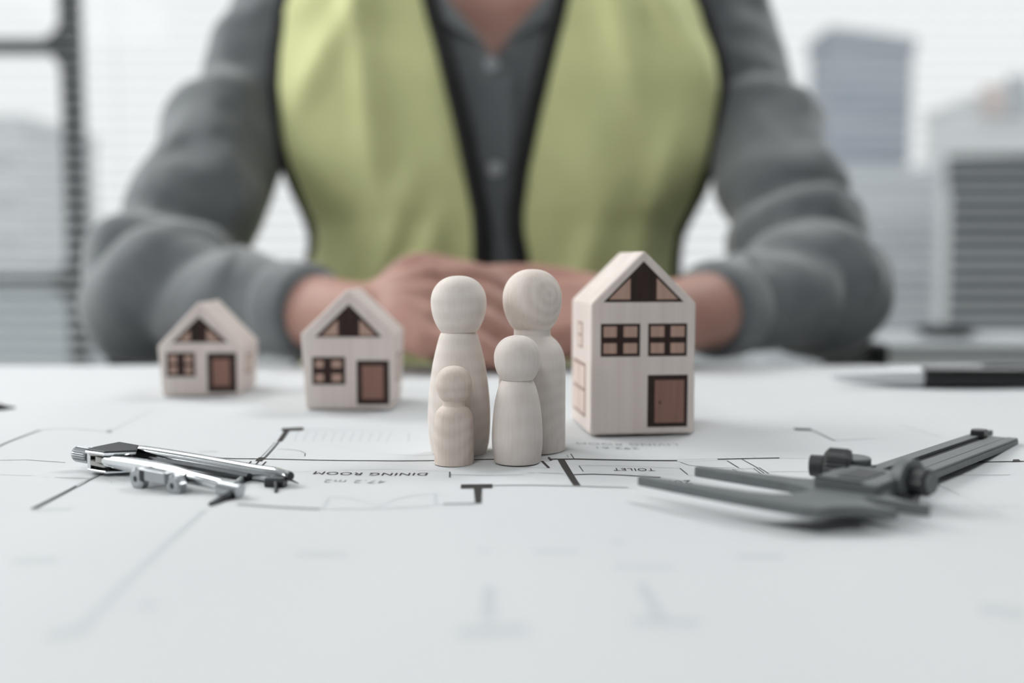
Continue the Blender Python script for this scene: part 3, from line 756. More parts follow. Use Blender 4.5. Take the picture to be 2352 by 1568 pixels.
# ------------------------------------------------------------------ vernier caliper (right)
phi = R(49); cu_ = Vector((math.cos(phi), math.sin(phi), 0)); cv_ = Vector((-cu_.y, cu_.x, 0))
c0 = G(2000, 1130, 0.006); c0.z = T
tilt = math.atan(0.0042 / 0.150)
def C(u, v, h):
    """caliper frame in mm -> world; the beam end rests on the sheet"""
    return c0 + cu_ * (u / 1000) + cv_ * (v / 1000) + Vector((0, 0, h / 1000 - u / 1000 * math.tan(tilt)))
def plate(poly, h0, h1):
    a = [C(u, v, h0) for u, v in poly]
    return prism(a, (0, 0, (h1 - h0) / 1000))
cal = thing('caliper', C(10, 5, 0), 'dark grey plastic vernier caliper with open jaws at right', 'caliper')
fj = obj('fixed_jaw', plate([(-30.8, 59), (-28.6, 58.2), (-27.8, 40), (-27, 24), (-25, 18), (-21, 14.5), (-15, 13), (-10, 12.5), (-10, -2), (-13.5, -4), (-17.5, -9), (-18.6, -14.5), (-19.6, -14.5),
     (-22.5, -7), (-25.5, -3.5), (-29, -1), (-33.6, 0.5), (-34.6, 5), (-34.2, 22), (-32.4, 45)], 3.6, 6.6), M_plastic, cal, bevel=0.0005)
bm_ = obj('beam', plate([(-12, 13), (143, 13), (145, 11.5), (145, -1.5), (143, -3), (-12, -3)], 3.8, 6.2), M_plastic, cal, bevel=0.0003)
obj('beam_rail', plate([(14, 13), (142, 13), (142, 8.6), (14, 8.6)], 6.2, 7.6), M_plastic, bm_, bevel=0.0003)
obj('beam_rail', plate([(14, 0.8), (142, 0.8), (142, -3), (14, -3)], 6.2, 7.0), M_plastic, bm_, bevel=0.0003)
obj('beam_scale', plate([(14, 6.4), (142, 6.4), (142, 1.4), (14, 1.4)], 6.2, 6.7), M_plastic, bm_)
obj('beam_groove', plate([(14, 8.6), (142, 8.6), (142, 6.4), (14, 6.4)], 6.15, 6.3), M_black, bm_)
obj('end_stop', plate([(131, 11.5), (137, 13), (140, 11), (140, 7.5), (133, 7)], 6.2, 9.6), M_plastic2, bm_, bevel=0.0006)
obj('depth_rod', plate([(137, 12.2), (155, 12.2), (155, 9.6), (137, 9.6)], 5.2, 7.4), M_plastic2, cal, bevel=0.0003)
mj = obj('moving_jaw', plate([(-5.8, 54.2), (-3.4, 54.2), (-1.2, 40), (0.8, 25), (2.6, 20), (6, 16.5), (12, 15), (20, 15), (20, -3), (6, -4), (-3, -6), (-7.2, -12), (-8.6, -19.5), (-9.6, -19.5),
     (-10.6, -8), (-11, 0), (-10.6, 12), (-8.6, 16), (-7.2, 22), (-6.6, 40)], 3.6, 6.8), M_plastic, cal, bevel=0.0005)
sl = obj('slider', plate([(-8.5, 13.5), (-7, -4.5), (17, -4.5), (20, -3), (20, 14), (8, 15)], 0.4, 9.6), M_plastic, cal, bevel=0.0007)
obj('slider_window', plate([(-2, 9), (-2, 1), (14, 1), (14, 9)], 9.6, 9.9), M_plastic2, sl)
obj('slider_lip', plate([(-8.3, 13.3), (-7.2, 0), (-5.5, 0), (-6.4, 13.3)], 6.8, 9.9), M_plastic2, sl)
# thumb grip arch and flat thumb disc at the back
obj('thumb_roller', knurl(C(17.5, 21.5, 8.6), C(19.5, 14, 8.6), 0.0058, 26, 0.05), M_plastic2, cal)
obj('roller_axle', cyl(C(16.8, 25.5, 8.2), C(17.5, 21.5, 8.4), 0.0034, 24), M_plastic2, cal)
obj('thumb_disc', lathe([(0.0054, 0), (0.0056, 0.0004), (0.0056, 0.0034), (0.0052, 0.0038), (0.0, 0.0038)], C(30, 17.5, 6.6), 40), M_plastic, cal, auto=40)
obj('disc_bracket', plate([(20, 15), (33, 15), (33, 11), (20, 11)], 5.2, 8.2), M_plastic2, cal, bevel=0.0004)
# locking screw at the front right
lg = C(14.5, -3.5, 8.2); lg2 = C(13.6, -7.2, 8.2)
obj('screw_lug', cyl(lg, lg2, 0.0066, 32), M_plastic, cal, bevel=0.0004)
lk = obj('lock_screw', knurl(C(12.2, -12.8, 8.6), C(13.6, -7.2, 8.6), 0.0040, 20, 0.06), M_plastic2, cal)
obj('screw_face', cyl(C(12.1, -13.1, 8.6), C(12.2, -12.7, 8.6), 0.0030, 24), M_plastic, lk)
obj('thumb_rest', plate([(6, -4), (16, -4), (14, -9), (8, -9)], 1.0, 5.0), M_plastic2, cal, bevel=0.0005)

# ------------------------------------------------------------------ pen and pencil
def along(a, b, prof, n=32):
    a = Vector(a); b = Vector(b); L = (b - a)
    return tube([a + L * t for t, r in prof], [r for t, r in prof], n)
pa_ = G(1905, 893); pa_ = Vector((pa_.x, pa_.y, T + 0.0062)); pb_ = pa_ + Vector((0.138, -0.004, 0)); 
pen = thing('pen', (pa_.x + 0.07, pa_.y, T), 'black pen with a pale silver tip lying at the far right', 'pen')
hz = hwave(pa_.x + 0.05, pa_.y); pa_.z += hz * 0.6; pb_.z += hz * 0.6
q = (pb_ - pa_)
at = lambda f: pa_ + q * f
obj('tip', along(pa_, pb_, [(0.0, 0.0008), (0.012, 0.0013), (0.1, 0.0034), (0.24, 0.0050), (0.36, 0.0057), (0.375, 0.0057)]), M_pensilver, pen, smooth=True)
obj('barrel', along(pa_, pb_, [(0.372, 0.0060), (0.38, 0.0062), (0.7, 0.0062), (0.985, 0.0060), (1.0, 0.0052)]), M_pen, pen, smooth=True)
obj('clip', prism([at(0.62) + Vector((0, -0.001, 0.0064)), at(0.95) + Vector((0, -0.001, 0.0064)), at(0.95) + Vector((0, 0.001, 0.0064)), at(0.62) + Vector((0, 0.001, 0.0064))], (0, 0, 0.0009)), M_pen, pen)
ta = G(36, 943); ta = Vector((ta.x, ta.y, T + 0.0016)); tb_ = ta + Vector((-0.115, 0.012, 0.0026))
pcl = thing('pencil', (ta.x - 0.05, ta.y, T), 'brown pencil whose sharpened tip enters the frame at far left', 'pencil')
obj('lead', along(ta, tb_, [(0.0, 0.0003), (0.05, 0.0011)]), M_graphite, pcl)
obj('sharpened_cone', along(ta, tb_, [(0.049, 0.0011), (0.15, 0.0036)]), M_graphite, pcl)
obj('shaft', along(ta, tb_, [(0.149, 0.0037), (0.16, 0.0039), (1.0, 0.0039)], 6), M_pencil, pcl)

# ------------------------------------------------------------------ cabinet and tray by the window
ca = P(2005, 790, 1.38); zc = ca.z
cb = thing('low_cabinet', (1.15, 1.55, 0), 'low pale grey cabinet by the window, behind the right elbow', 'cabinet')
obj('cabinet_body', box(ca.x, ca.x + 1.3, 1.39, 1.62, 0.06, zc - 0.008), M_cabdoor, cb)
obj('cabinet_top', box(ca.x - 0.01, ca.x + 1.31, 1.372, 1.625, zc - 0.008, zc), M_cab, cb, bevel=0.002)
obj('plinth', box(ca.x + 0.03, ca.x + 1.27, 1.42, 1.60, 0, 0.06), M_frame, cb)
for i in range(3):
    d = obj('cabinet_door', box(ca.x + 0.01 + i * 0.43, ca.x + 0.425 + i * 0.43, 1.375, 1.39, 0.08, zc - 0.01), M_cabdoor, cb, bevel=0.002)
    obj('handle', box(ca.x + 0.36 + i * 0.43, ca.x + 0.37 + i * 0.43, 1.36, 1.375, 0.45, 0.57), M_tleg, d)
tc_ = P(2172, 778, 1.52)
tr = thing('round_tray', (tc_.x, 1.52, zc), 'dark shallow round dish on the pale cabinet', 'dish')
obj('dish', lathe([(0.0, 0.0), (0.03, 0.0), (0.046, 0.012), (0.05, 0.016), (0.047, 0.016), (0.03, 0.005), (0.0, 0.004)], (tc_.x, 1.52, zc), 48), M_tray, tr, smooth=True)

# ------------------------------------------------------------------ person
XP = -0.013; YC = 1.045
person = thing('person', (XP, YC, 0), 'person in grey shirt and lime vest sitting with clasped hands', 'person')
def Z(z): return T + z
# torso sections: z above table, half width, half depth, centre y
TORSO = [(-0.20, 0.172, 0.130, 1.05), (-0.10, 0.170, 0.130, 1.05), (0.0, 0.176, 0.128, 1.05), (0.08, 0.170, 0.122, 1.05), (0.145, 0.178, 0.117, 1.052), (0.24, 0.192, 0.112, 1.058),
         (0.31, 0.192, 0.098, 1.066), (0.36, 0.178, 0.080, 1.072), (0.395, 0.140, 0.066, 1.074), (0.42, 0.085, 0.056, 1.076)]
def tsec(z):
    if z <= TORSO[0][0]: return TORSO[0][1:]
    for a, b in zip(TORSO, TORSO[1:]):
        if z <= b[0]:
            t = (z - a[0]) / (b[0] - a[0]); t = t * t * (3 - 2 * t) * 0.5 + t * 0.5
            return tuple(p + (q - p) * t for p, q in zip(a[1:], b[1:]))
    return TORSO[-1][1:]
EXP = 2.5
def ring(z, grow, n=56, shrink=1.0):
    hw, hd, yc = tsec(z); hw = hw * shrink + grow; hd = hd * shrink + grow; out = []
    for j in range(n):
        a = 2 * math.pi * j / n; c, s = math.cos(a), math.sin(a)
        out.append((XP + hw * math.copysign(abs(c) ** (2 / EXP), c), yc + hd * math.copysign(abs(s) ** (2 / EXP), s), Z(z)))
    return out
def loft(rings):
    n = len(rings[0]); V = [p for r in rings for p in r]; Fc = []
    for i in range(len(rings) - 1):
        for j in range(n): Fc.append((i * n + j, i * n + (j + 1) % n, (i + 1) * n + (j + 1) % n, (i + 1) * n + j))
    Fc.append(tuple(range(n))[::-1]); Fc.append(tuple(range((len(rings) - 1) * n, len(rings) * n)))
    return V, Fc
zs = [-0.20 + 0.62 * i / 44 for i in range(45)]
shirt_torso = loft([ring(z, 0.0) for z in zs])
core_torso = loft([ring(z, -0.012) for z in zs])

# arm key points (image left arm = L, image right arm = Rr)
SL = Vector((XP - 0.186, 1.06, Z(0.345))); SR = Vector((XP + 0.186, 1.06, Z(0.345)))
EL = P(352, 680, 0.83); ER = P(1868, 664, 0.83)
WL = Vector((-0.096, 0.672, Z(0.033))); WR = Vector((0.098, 0.672, Z(0.034)))
ML = P(500, 700, 0.765); ML.z = Z(0.043); MR = P(1745, 715, 0.765); MR.z = Z(0.041)
def K(p, a, b=None): return (p[0], p[1], p[2], a, b if b else a)
core = [core_torso]
core.append(sweep([K(SL, .04), (-.243, 1.03, Z(.275), .036, .036), (-.270, .985, Z(.20), .036, .036), (-.285, .915, Z(.12), .035, .035), K(EL, .034), K(ML, .032), K(ML.lerp(WL, .55), .028, .0275), K(WL, .0275, .024)], 24, 5, round_end=True))
core.append(sweep([K(SR, .04), (.217, 1.04, Z(.275), .036, .036), (.241, .995, Z(.20), .036, .036), (.247, .92, Z(.12), .035, .035), K(ER, .034), K(MR, .032), K(MR.lerp(WR, .55), .028, .0275), K(WR, .0275, .024)], 24, 5, round_end=True))
# neck and head
nk = [(XP, 1.065, Z(0.36), .062, .06), (XP, 1.06, Z(0.43), .058, .056), (XP, 1.045, Z(0.50), .056, .058), (XP, 1.035, Z(0.54), .058, .06)]
core.append(sweep(nk, 28, 4, up=(0, 1, 0), round_end=True))
hz_ = [(0.475, .030, .030, 0.985), (0.495, .046, .058, 1.0), (0.53, .060, .082, 1.012), (0.575, .069, .094, 1.022), (0.62, .074, .098, 1.028), (0.665, .073, .096, 1.032), (0.70, .062, .080, 1.036), (0.722, .038, .05, 1.04), (0.73, .012, .016, 1.04)]
core.append(loft([[(XP + a * math.cos(2 * math.pi * j / 32), y + b * math.sin(2 * math.pi * j / 32), Z(z)) for j in range(32)] for z, a, b, y in hz_]))
core.append(sweep([(XP, .928, Z(.615), .008, .008), (XP, .915, Z(.58), .012, .012), (XP, .918, Z(.568), .015, .010)], 14, 4, round_end=True))        # nose
core.append(sweep([(XP - .024, .935, Z(.527), .006, .006), (XP, .927, Z(.53), .007, .008), (XP + .024, .935, Z(.527), .006, .006)], 12, 4, round_end=True))   # lips
for s in (-1, 1):
    core.append(sweep([(XP + s * .074, 1.03, Z(.615), .007, .012), (XP + s * .081, 1.036, Z(.59), .007, .016), (XP + s * .073, 1.03, Z(.557), .006, .009)], 12, 4, up=(0, 1, 0), round_end=True))  # ears
    core.append(sweep([(XP + s * .050, .945, Z(.622), .007, .007), (XP + s * .028, .933, Z(.627), .008, .008), (XP + s * .012, .934, Z(.622), .006, .006)], 10, 4, round_end=True))   # brows
# hands: palms and interlaced fingers
def rest(keys, n, span, round_end=True):
    # the hands lie on the sheet: no strand dips below it
    return sweep([(x, y, max(z, T + rb * 1.05 + 0.0035), ra, rb) for x, y, z, ra, rb in keys], n, span, round_end=round_end)
def hand(side, W):
    """clasped hands: the image left hand lies over the back of the other one"""
    parts = []; s = side
    nrm = Vector((0, -0.62, 0.78)); d = Vector((-s, 0, 0))
    cx = XP - 0.012
    row = [Vector((cx + s * 0.030, 0.674 - 0.0150 * i, Z(0.0605 - 0.0134 * i))) for i in range(4)]
    if s > 0: row = [p - nrm * 0.015 + Vector((-0.012, 0, 0)) for p in row]
    kn = sum(row, Vector()) / 4
    for i in range(4):                                   # metacarpals fan out from the wrist
        m = W.lerp(row[i], .55) + nrm * 0.004
        parts.append(rest([K(W + (row[i] - kn) * 0.45, .017), K(m, .0150), K(row[i] + nrm * 0.0015, .0112)], 16, 4, round_end=True))
    parts.append(rest([K(W, .026, .022), K(W.lerp(kn, .45) - nrm * .003, .022, .019), K(kn - nrm * .006, .015)], 18, 4, round_end=True))
    for i in range(4):
        ln_ = (0.90, 1.0, 0.95, 0.78)[i]; b = row[i]
        if s < 0:                                        # draped over the other hand, sloping down to the right
            k1 = b + d * 0.036 * ln_ + nrm * 0.0060 + Vector((0, -0.002, -0.004))
            k2 = b + d * 0.060 * ln_ + nrm * 0.0010 + Vector((0, -0.005, -0.012))
            k3 = b + d * 0.079 * ln_ - nrm * 0.0075 + Vector((0, -0.006, -0.019))
        else:                                            # curled beneath the other palm
            k1 = b + d * 0.030 * ln_ - nrm * 0.006
            k2 = b + d * 0.046 * ln_ - nrm * 0.016
            k3 = b + d * 0.040 * ln_ - nrm * 0.026
        parts.append(rest([K(b, .0102), K(b.lerp(k1, .5) + nrm * .0025, .0088), K(k1, .0093), K(k2, .0084), K(k3, .0070)], 16, 5, round_end=True))
    tb0 = W.lerp(row[0], .35) + Vector((0, 0.008, 0.010))   # thumb leaves the side of the palm near its base
    up_ = .004 if s < 0 else .011
    parts.append(rest([K(tb0, .014), K(tb0.lerp(row[0], .6) + Vector((0, .014, .010)), .0115), K(row[0] + Vector((-s * .018, .016, up_)), .0098), K(row[0] + Vector((-s * .044, .014, up_ - .004)), .0078)], 14, 5, round_end=True))
    return parts
core += hand(-1, WL) + hand(1, WR)
# legs inside the trousers
LEG = {}
for s in (-1, 1):
    hp = Vector((XP + s * .085, 1.05, 0.545)); kn = Vector((XP + s * .125, .66, 0.53)); an = Vector((XP + s * .13, .70, 0.09))
    LEG[s] = (hp, kn, an)
    core.append(sweep([K(hp, .075), K(hp.lerp(kn, .5), .064), K(kn, .052)], 20, 5, round_end=True))
    core.append(sweep([K(kn, .052), K(kn.lerp(an, .35), .050), K(an, .034)], 20, 5, round_end=True))
bodyg = remesh(join(*core), 0.0025, 2)
body = obj('body', bodyg, M_skin, person, smooth=True)
# hair cap and eyes
hr = []
for z, a, b, y in hz_[3:]:
    hr.append([(XP + (a + .006) * math.cos(2 * math.pi * j / 32), y + .012 + (b + .002) * math.sin(2 * math.pi * j / 32), Z(z + (0.03 if math.sin(2 * math.pi * j / 32) < -.3 else 0.004))) for j in range(32)])
obj('hair', loft(hr), M_hair, person, smooth=True)
for s in (-1, 1):
    e = Vector((XP + s * .031, .9405, Z(.606)))
    obj('eye', lathe([(0, -.0085), (.006, -.006), (.0085, 0), (.006, .006), (0, .0085)], e, 16), M_button, body, smooth=True)

# shirt: torso and rolled sleeves, one continuous surface
def sleeve_fn(folds):
    def f(s, a):
        r = 1.0
        for s0, wdt, amp, a0, sharp in folds:
            g = math.exp(-((s - s0 - 0.03 * math.cos(a - a0)) / wdt) ** 2)
            r += 1.55 * amp * g * (0.5 + 0.5 * math.cos(a - a0)) ** sharp
        return r
    return f
foldsL = [(0.20, .03, .10, 0.3, 1), (0.29, .022, -.12, 0.0, .5), (0.34, .03, .12, 0.2, 1), (0.50, .04, .05, 1.5, 1), (0.58, .02, -.12, 1.6, 1), (0.63, .03, .14, 1.8, 1), (0.69, .016, -.10, 1.6, 1), (0.75, .03, .10, 1.4, 1), (0.82, .018, -.12, 1.5, .6), (0.88, .03, .07, 1.0, 1), (0.95, .02, -.06, 1.8, 1)]
foldsR = [(0.22, .03, .08, 2.6, 1), (0.31, .02, -.10, 2.2, .6), (0.36, .03, .10, 2.6, 1), (0.52, .03, .06, 1.5, 1), (0.58, .018, -.14, 1.6, 1), (0.635, .03, .14, 1.5, 1), (0.70, .016, -.10, 1.2, 1), (0.76, .03, .10, 1.8, 1), (0.84, .02, -.10, 1.5, .7), (0.9, .03, .06, 1.2, 1)]
def cuff_pt(M, W, f): return M.lerp(W, f)
CL = cuff_pt(ML, WL, .60); CR = cuff_pt(MR, WR, .46)
UL = [Vector((-0.215, 1.06, Z(.345))), Vector((-.243, 1.03, Z(.275))), Vector((-.272, .985, Z(.20))), Vector((-.287, .915, Z(.12)))]
UR = [Vector((0.192, 1.065, Z(.345))), Vector((.217, 1.04, Z(.275))), Vector((.241, .995, Z(.20))), Vector((.248, .92, Z(.12)))]
slL = sweep([K(SL + Vector((.04, 0, .012)), .060), K(UL[0], .063), K(UL[1], .058), K(UL[2], .057), K(UL[3], .058), K(EL + Vector((-.004, 0, 0)), .056, .056), K(EL.lerp(ML, .5) + Vector((0, -.006, .004)), .052, .052), K(ML, .042, .042), K(CL, .032, .032)], 40, 10, fn=sleeve_fn(foldsL), round_end=False)
slR = sweep([K(SR + Vector((-.04, 0, .012)), .060), K(UR[0], .063), K(UR[1], .057), K(UR[2], .056), K(UR[3], .057), K(ER + Vector((.004, 0, 0)), .056, .056), K(ER.lerp(MR, .5) + Vector((0, -.006, .004)), .052, .052), K(MR, .041, .040), K(CR, .033, .033)], 40, 10, fn=sleeve_fn(foldsR), round_end=False)
SV, SF = remesh(join(shirt_torso, slL, slR), 0.0045, 4)
# wrinkles, and the open V at the neck
zV = 0.262
def vhalf(z): return (z - zV) * 0.80
SV2 = []
for v in SV:
    x, y, z = v
    n1 = mnoise.noise(Vector((x * 16, y * 16, z * 9))) * 0.010 + mnoise.noise(Vector((x * 38, y * 38, z * 30))) * 0.004
    dx = abs(x - XP)
    if dx > 0.19: SV2.append(Vector((x + n1 * 0.7, y - n1 * 0.7, z + n1 * .6)))
    else: SV2.append(Vector((x, y + n1 * 0.25, z)))
keep = []
for f in SF:
    c = sum((SV2[i] for i in f), Vector()) / len(f)
    zz = c.z - T
    if zz > zV and c.y < 1.055 and abs(c.x - XP + 0.004) < vhalf(zz): continue
    if zz > 0.405 and abs(c.x - XP) < 0.075: continue
    keep.append(f)
shirt = obj('shirt', (SV2, keep), M_shirt, person, smooth=True)
shirt['label'] = 'grey shirt with rolled up sleeves'
# sleeve cuffs
for M_, W_, C_, s in ((ML, WL, CL, -1), (MR, WR, CR, 1)):
    d = (W_ - M_).normalized()
    a = C_ - d * 0.022; b = C_ + d * 0.010
    r_ = .0328 if s < 0 else .0335
    o = obj('cuff', sweep([K(a, r_), K(a.lerp(b, .12), r_ + .0028), K(a.lerp(b, .5), r_ + .003), K(a.lerp(b, .85), r_ + .002), K(b, r_ - .001), K(b - d * .008, r_ - .007)], 36, 3), M_shirt, shirt, smooth=True)
# collar, placket and buttons
def front_y(x, z, grow=0.0):
    hw, hd, yc = tsec(z); hw += grow; hd += grow
    q = min(0.985, abs((x - XP) / hw))
    return yc - hd * (1 - q ** EXP) ** (1 / EXP)
def ribbon(inner, outer, thick):
    """strip between two point rows, with thickness towards the viewer"""
    V = []; Fc = []
    for a, b in zip(inner, outer):
        V += [Vector(a), Vector(b), Vector(b) + Vector((0, -thick, 0)), Vector(a) + Vector((0, -thick, 0))]
    n = len(inner)
    for i in range(n - 1):
        k = 4 * i
        for p, q in ((0, 1), (1, 2), (2, 3), (3, 0)): Fc.append((k + p, k + q, k + 4 + q, k + 4 + p))
    Fc += [(0, 3, 2, 1), (4 * n - 4, 4 * n - 3, 4 * n - 2, 4 * n - 1)]
    return V, Fc
for s in (-1, 1):
    inn = []; out = []
    for i in range(14):
        t = i / 13; z = zV - 0.004 + t * 0.135
        xi = XP - 0.004 + s * max(0.001, vhalf(z) - 0.002); wd = 0.040 * min(1, 0.10 + 1.6 * t) if s > 0 else 0.050 * min(1, 0.08 + 1.5 * t)
        inn.append((xi, front_y(xi, z, .006) - .003, Z(z))); xo = xi + s * wd; zo = z + 0.012 - 0.03 * t
        out.append((xo, front_y(xo, zo, .005) - .002, Z(zo)))
    obj('collar', ribbon(inn, out, 0.004), M_collar, shirt, smooth=False)
pin = []; pout = []
for i in range(20):
    z = zV - i * 0.022
    for lst, x in ((pin, XP - 0.018), (pout, XP + 0.014)): lst.append((x, front_y(x, z, .001), Z(z)))
obj('placket', ribbon(pin, pout, 0.0022), M_shirt, shirt)
for px, py in ((1130, 147), (1138, 388)):
    b = P(px, py, 0.925); y = front_y(b.x, b.z - T, 0.004)
    b = P(px, py, y)
    obj('button', cyl(b, b + Vector((0, -.003, 0)), 0.0072, 24), M_button, shirt)

# vest: two front panels, back panel, black binding
INL = [(-200, 940), (-60, 968), (0, 985), (120, 1020), (280, 1060), (420, 1090), (500, 1105), (580, 1108), (700, 1106), (1000, 1100)]
INR = [(-200, 1338), (-60, 1306), (0, 1290), (120, 1260), (260, 1225), (400, 1195), (500, 1183), (540, 1185), (600, 1198), (700, 1206), (1000, 1215)]
OUL = [(-200, 822), (-120, 728), (-60, 674), (0, 657), (120, 650), (200, 650), (330, 665), (420, 688), (500, 705), (560, 712), (640, 690), (760, 676), (1000, 670)]
OUR = [(-200, 1474), (-120, 1545), (-60, 1584), (0, 1602), (120, 1636), (200, 1641), (300, 1628), (430, 1602), (540, 1566), (620, 1552), (760, 1560), (1000, 1570)]
def tab(t, y):
    if y <= t[0][0]: return t[0][1]
    for a, b in zip(t, t[1:]):
        if y <= b[0]: return a[1] + (b[1] - a[1]) * (y - a[0]) / (b[0] - a[0])
    return t[-1][1]
vest = bpy.data.objects.new('vest', None); vest.parent = person; vest.location = (0, 0, T); col.objects.link(vest); vest['label'] = 'lime green safety vest with black edging'
def fold(x, z, side):
    r = lambda v: math.exp(-v * v)
    f = 0.0; X = x - XP
    if side < 0:
        f += 0.009 * r((X + 0.125 - (z - 0.33) * 0.62 + 0.05 * (z - 0.33)) / 0.018) * min(1, max(0, (z - 0.15) / 0.1))    # diagonal from the shoulder
        f += 0.010 * r((X + 0.118 + (z - 0.2) * 0.12) / 0.013) * min(1, max(0, (z - 0.10) / 0.12))                       # long vertical fold
        f += 0.012 * r((X + 0.105 - (z - 0.08) * 0.42) / 0.013) * min(1, max(0, (0.20 - z) / 0.1))
        f += 0.012 * r((X + 0.150 - (z - 0.05) * 0.50) / 0.012) * min(1, max(0, (0.15 - z) / 0.08))
        f += 0.010 * r((X + 0.065 - (z - 0.08) * 0.30) / 0.014) * min(1, max(0, (0.18 - z) / 0.1))
    else:
        f += 0.011 * r((X - 0.110 + (z - 0.33) * 0.15) / 0.018) * min(1, max(0, (z - 0.18) / 0.1))
        f += 0.010 * r((X - 0.165 + (z - 0.30) * 0.60) / 0.016) * min(1, max(0, (z - 0.16) / 0.1))
        f += 0.010 * r((X - 0.140 - (z - 0.10) * 0.25) / 0.016) * min(1, max(0, (0.22 - z) / 0.1))
        f += 0.009 * r((X - 0.085 - (z - 0.08) * 0.30) / 0.016) * min(1, max(0, (0.16 - z) / 0.1))
    return f + 0.002 * math.sin(x * 60 + z * 20)
GROW = 0.010
def front_panel(side):
    tin, tou = (INL, OUL) if side < 0 else (INR, OUR)
    NV, NU = 60, 36; rows = []; inn = []; ou = []
    for j in range(NV + 1):
        z = -0.16 + (0.398 + 0.16) * j / NV
        Yr = 0.935; py = 605 - (z - CAMH) * FPX / Yr
        hw, hd, yc = tsec(z); hw += GROW; hd += GROW
        xi = (tab(tin, py) - 1176) / FPX * 0.935
        xo = (tab(tou, py) - 1176) / FPX * 0.972
        hw = max(hw, abs(xo - XP) * (1 + 0.07 * min(1, max(0, (z - 0.11) / 0.06))) + 0.003)
        EXV = 2.5 + 2.0 * min(1, max(0, (z - 0.11) / 0.06))
        row = []
        qi = (xi - XP) / hw; qo = (xo - XP) / hw
        ai = math.asin(max(-1, min(1, math.copysign(abs(qi) ** (EXV / 2), qi)))); ao = math.asin(max(-1, min(1, math.copysign(abs(qo) ** (EXV / 2), qo))))
        for i in range(NU + 1):
            a = ai + (ao - ai) * i / NU; s_, c_ = math.sin(a), math.cos(a)
            x = XP + hw * math.copysign(abs(s_) ** (2 / EXV), s_); y = yc - hd * abs(c_) ** (2 / EXV)
            e = min(1, i / 5, (NU - i) / 4)
            y -= (fold(x, z, side) + .003) * e * abs(c_) ** .5
            row.append((x, y, Z(z)))
        rows.append(row); inn.append(row[0]); ou.append(row[-1])
    V = [p for r in rows for p in r]; n = NU + 1
    Fc = [(j * n + i, j * n + i + 1, (j + 1) * n + i + 1, (j + 1) * n + i) for j in range(NV) for i in range(NU)]
    o = obj('front_panel', (V, Fc), M_vest, vest, smooth=True)
    sm = o.modifiers.new('thick', 'SOLIDIFY'); sm.thickness = 0.002; sm.offset = 0
    # black binding along the opening and the armhole
    for pts, wdt, nm in ((inn, 0.0080, 'front_binding'), (ou, 0.0090, 'armhole_binding')):
        g = sweep([(p[0], p[1] - .001, p[2], wdt, 0.0035) for p in pts[::2]], 12, 2, up=(0, -1, 0))
        obj(nm, g, M_trim, vest, smooth=True)
    return rows[-1]
oL = front_panel(-1); oR = front_panel(1)
rows = []
for j in range(41):
    z = -0.16 + (0.398 + 0.16) * j / 40
    hw, hd, yc = tsec(z); hw += GROW; hd += GROW
    lim = math.pi / 2 if z < 0.14 else math.pi / 2 - min(1, (z - 0.14) / 0.1) * 0.75
    row = []
    for i in range(37):
        a = -lim + 2 * lim * i / 36; s_, c_ = math.sin(a), math.cos(a)
        row.append((XP + hw * math.copysign(abs(s_) ** (2 / EXP), s_), yc + hd * abs(c_) ** (2 / EXP), Z(z)))
    rows.append(row)
V = [p for r in rows for p in r]
o = obj('back_panel', (V, [(j * 37 + i, j * 37 + i + 1, (j + 1) * 37 + i + 1, (j + 1) * 37 + i) for j in range(40) for i in range(36)]), M_vest, vest, smooth=True)
sm = o.modifiers.new('thick', 'SOLIDIFY'); sm.thickness = 0.002; sm.offset = 0

for top in (oL, oR):
    V = []; n = len(top); hw, hd, yc = tsec(0.398)
    for k in range(9):
        t = k / 8
        for p in top:
            q_ = min(0.97, abs(p[0] - XP) / (hw + GROW)); yb = yc + (hd + GROW) * (1 - q_ ** EXP) ** (1 / EXP)
            V.append((p[0], p[1] + (yb - p[1]) * t, p[2] + 0.024 * math.sin(math.pi * t)))
    o = obj('shoulder_strap', (V, [(k * n + i, k * n + i + 1, (k + 1) * n + i + 1, (k + 1) * n + i) for k in range(8) for i in range(n - 1)]), M_vest, vest, smooth=True)
    sm = o.modifiers.new('thick', 'SOLIDIFY'); sm.thickness = 0.003; sm.offset = 0

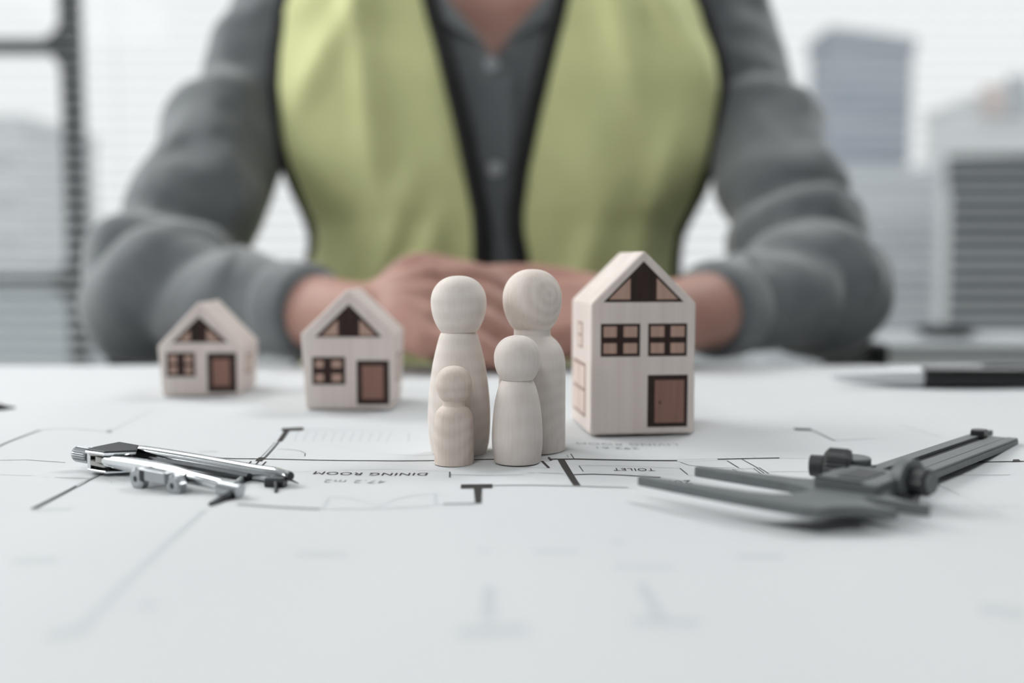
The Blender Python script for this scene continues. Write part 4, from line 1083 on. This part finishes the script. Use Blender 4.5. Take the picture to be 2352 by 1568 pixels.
# trousers and shoes (under the table)
tr_ = [loft([ring(z, 0.004) for z in (-0.235, -0.21, -0.18, -0.15)])]
for s in (-1, 1):
    hp, kn, an = LEG[s]
    tr_.append(sweep([K(hp, .088), K(hp.lerp(kn, .5), .076), K(kn, .064)], 22, 5, round_end=True))
    tr_.append(sweep([K(kn, .064), K(kn.lerp(an, .4), .060), K(an, .050)], 22, 5))
obj('trousers', remesh(join(*tr_), 0.008, 3), M_trouser, person, smooth=True)
for s in (-1, 1):
    an = LEG[s][2]
    g = join(sweep([(an.x, an.y + .04, .05, .036, .048), (an.x, an.y, .052, .04, .05), (an.x, an.y - .08, .036, .043, .034), (an.x, an.y - .17, .026, .034, .022)], 20, 4, round_end=True),
             sweep([(an.x, an.y + .03, .014, .038, .012), (an.x, an.y - .08, .014, .045, .012), (an.x, an.y - .18, .014, .034, .012)], 16, 3, round_end=True), )
    obj('shoe', remesh(g, 0.006, 2), M_shoe, person, smooth=True)

# ------------------------------------------------------------------ office chair
ch = thing('office_chair', (XP, 1.05, 0), 'black office chair under the person, one armrest showing by the right elbow', 'chair')
obj('seat', box(XP - .22, XP + .22, .83, 1.26, 0.40, 0.455), M_chair, ch, bevel=0.02)
obj('backrest', box(XP - .15, XP + .15, 1.235, 1.28, 0.56, 0.92), M_chair, ch, bevel=0.02)
obj('backrest_stem', box(XP - .03, XP + .03, 1.25, 1.285, 0.38, 0.60), M_chair, ch)
obj('column', cyl((XP, 1.05, 0.09), (XP, 1.05, 0.40), 0.026), M_chair, ch)
for k in range(5):
    a = R(72 * k + 18); d = Vector((math.cos(a), math.sin(a), 0)); c_ = Vector((XP, 1.05, 0))
    f = obj('foot', tube([c_ + Vector((0, 0, .10)), c_ + d * .30 + Vector((0, 0, .065))], [.026, .017], 12), M_chair, ch)
    obj('caster', cyl(c_ + d * .30 + Vector((-d.y, d.x, 0)) * .02 + Vector((0, 0, .028)), c_ + d * .30 - Vector((-d.y, d.x, 0)) * .02 + Vector((0, 0, .028)), .028, 20), M_chair, f)
ar = P(2003, 794, 0.93)
for s in (-1, 1):
    x = XP + s * (ar.x - XP)
    obj('armrest', box(x - .010, x + .010, .91, 1.13, ar.z - 0.030, ar.z + 0.004), M_chair, ch, bevel=0.005)
    obj('armrest_post', box(x - .012, x + .012, .99, 1.04, 0.415, ar.z - 0.015), M_chair, ch)
    obj('armrest_bracket', box(min(x, XP + s * .2), max(x, XP + s * .2), .99, 1.04, 0.405, 0.425), M_chair, ch)
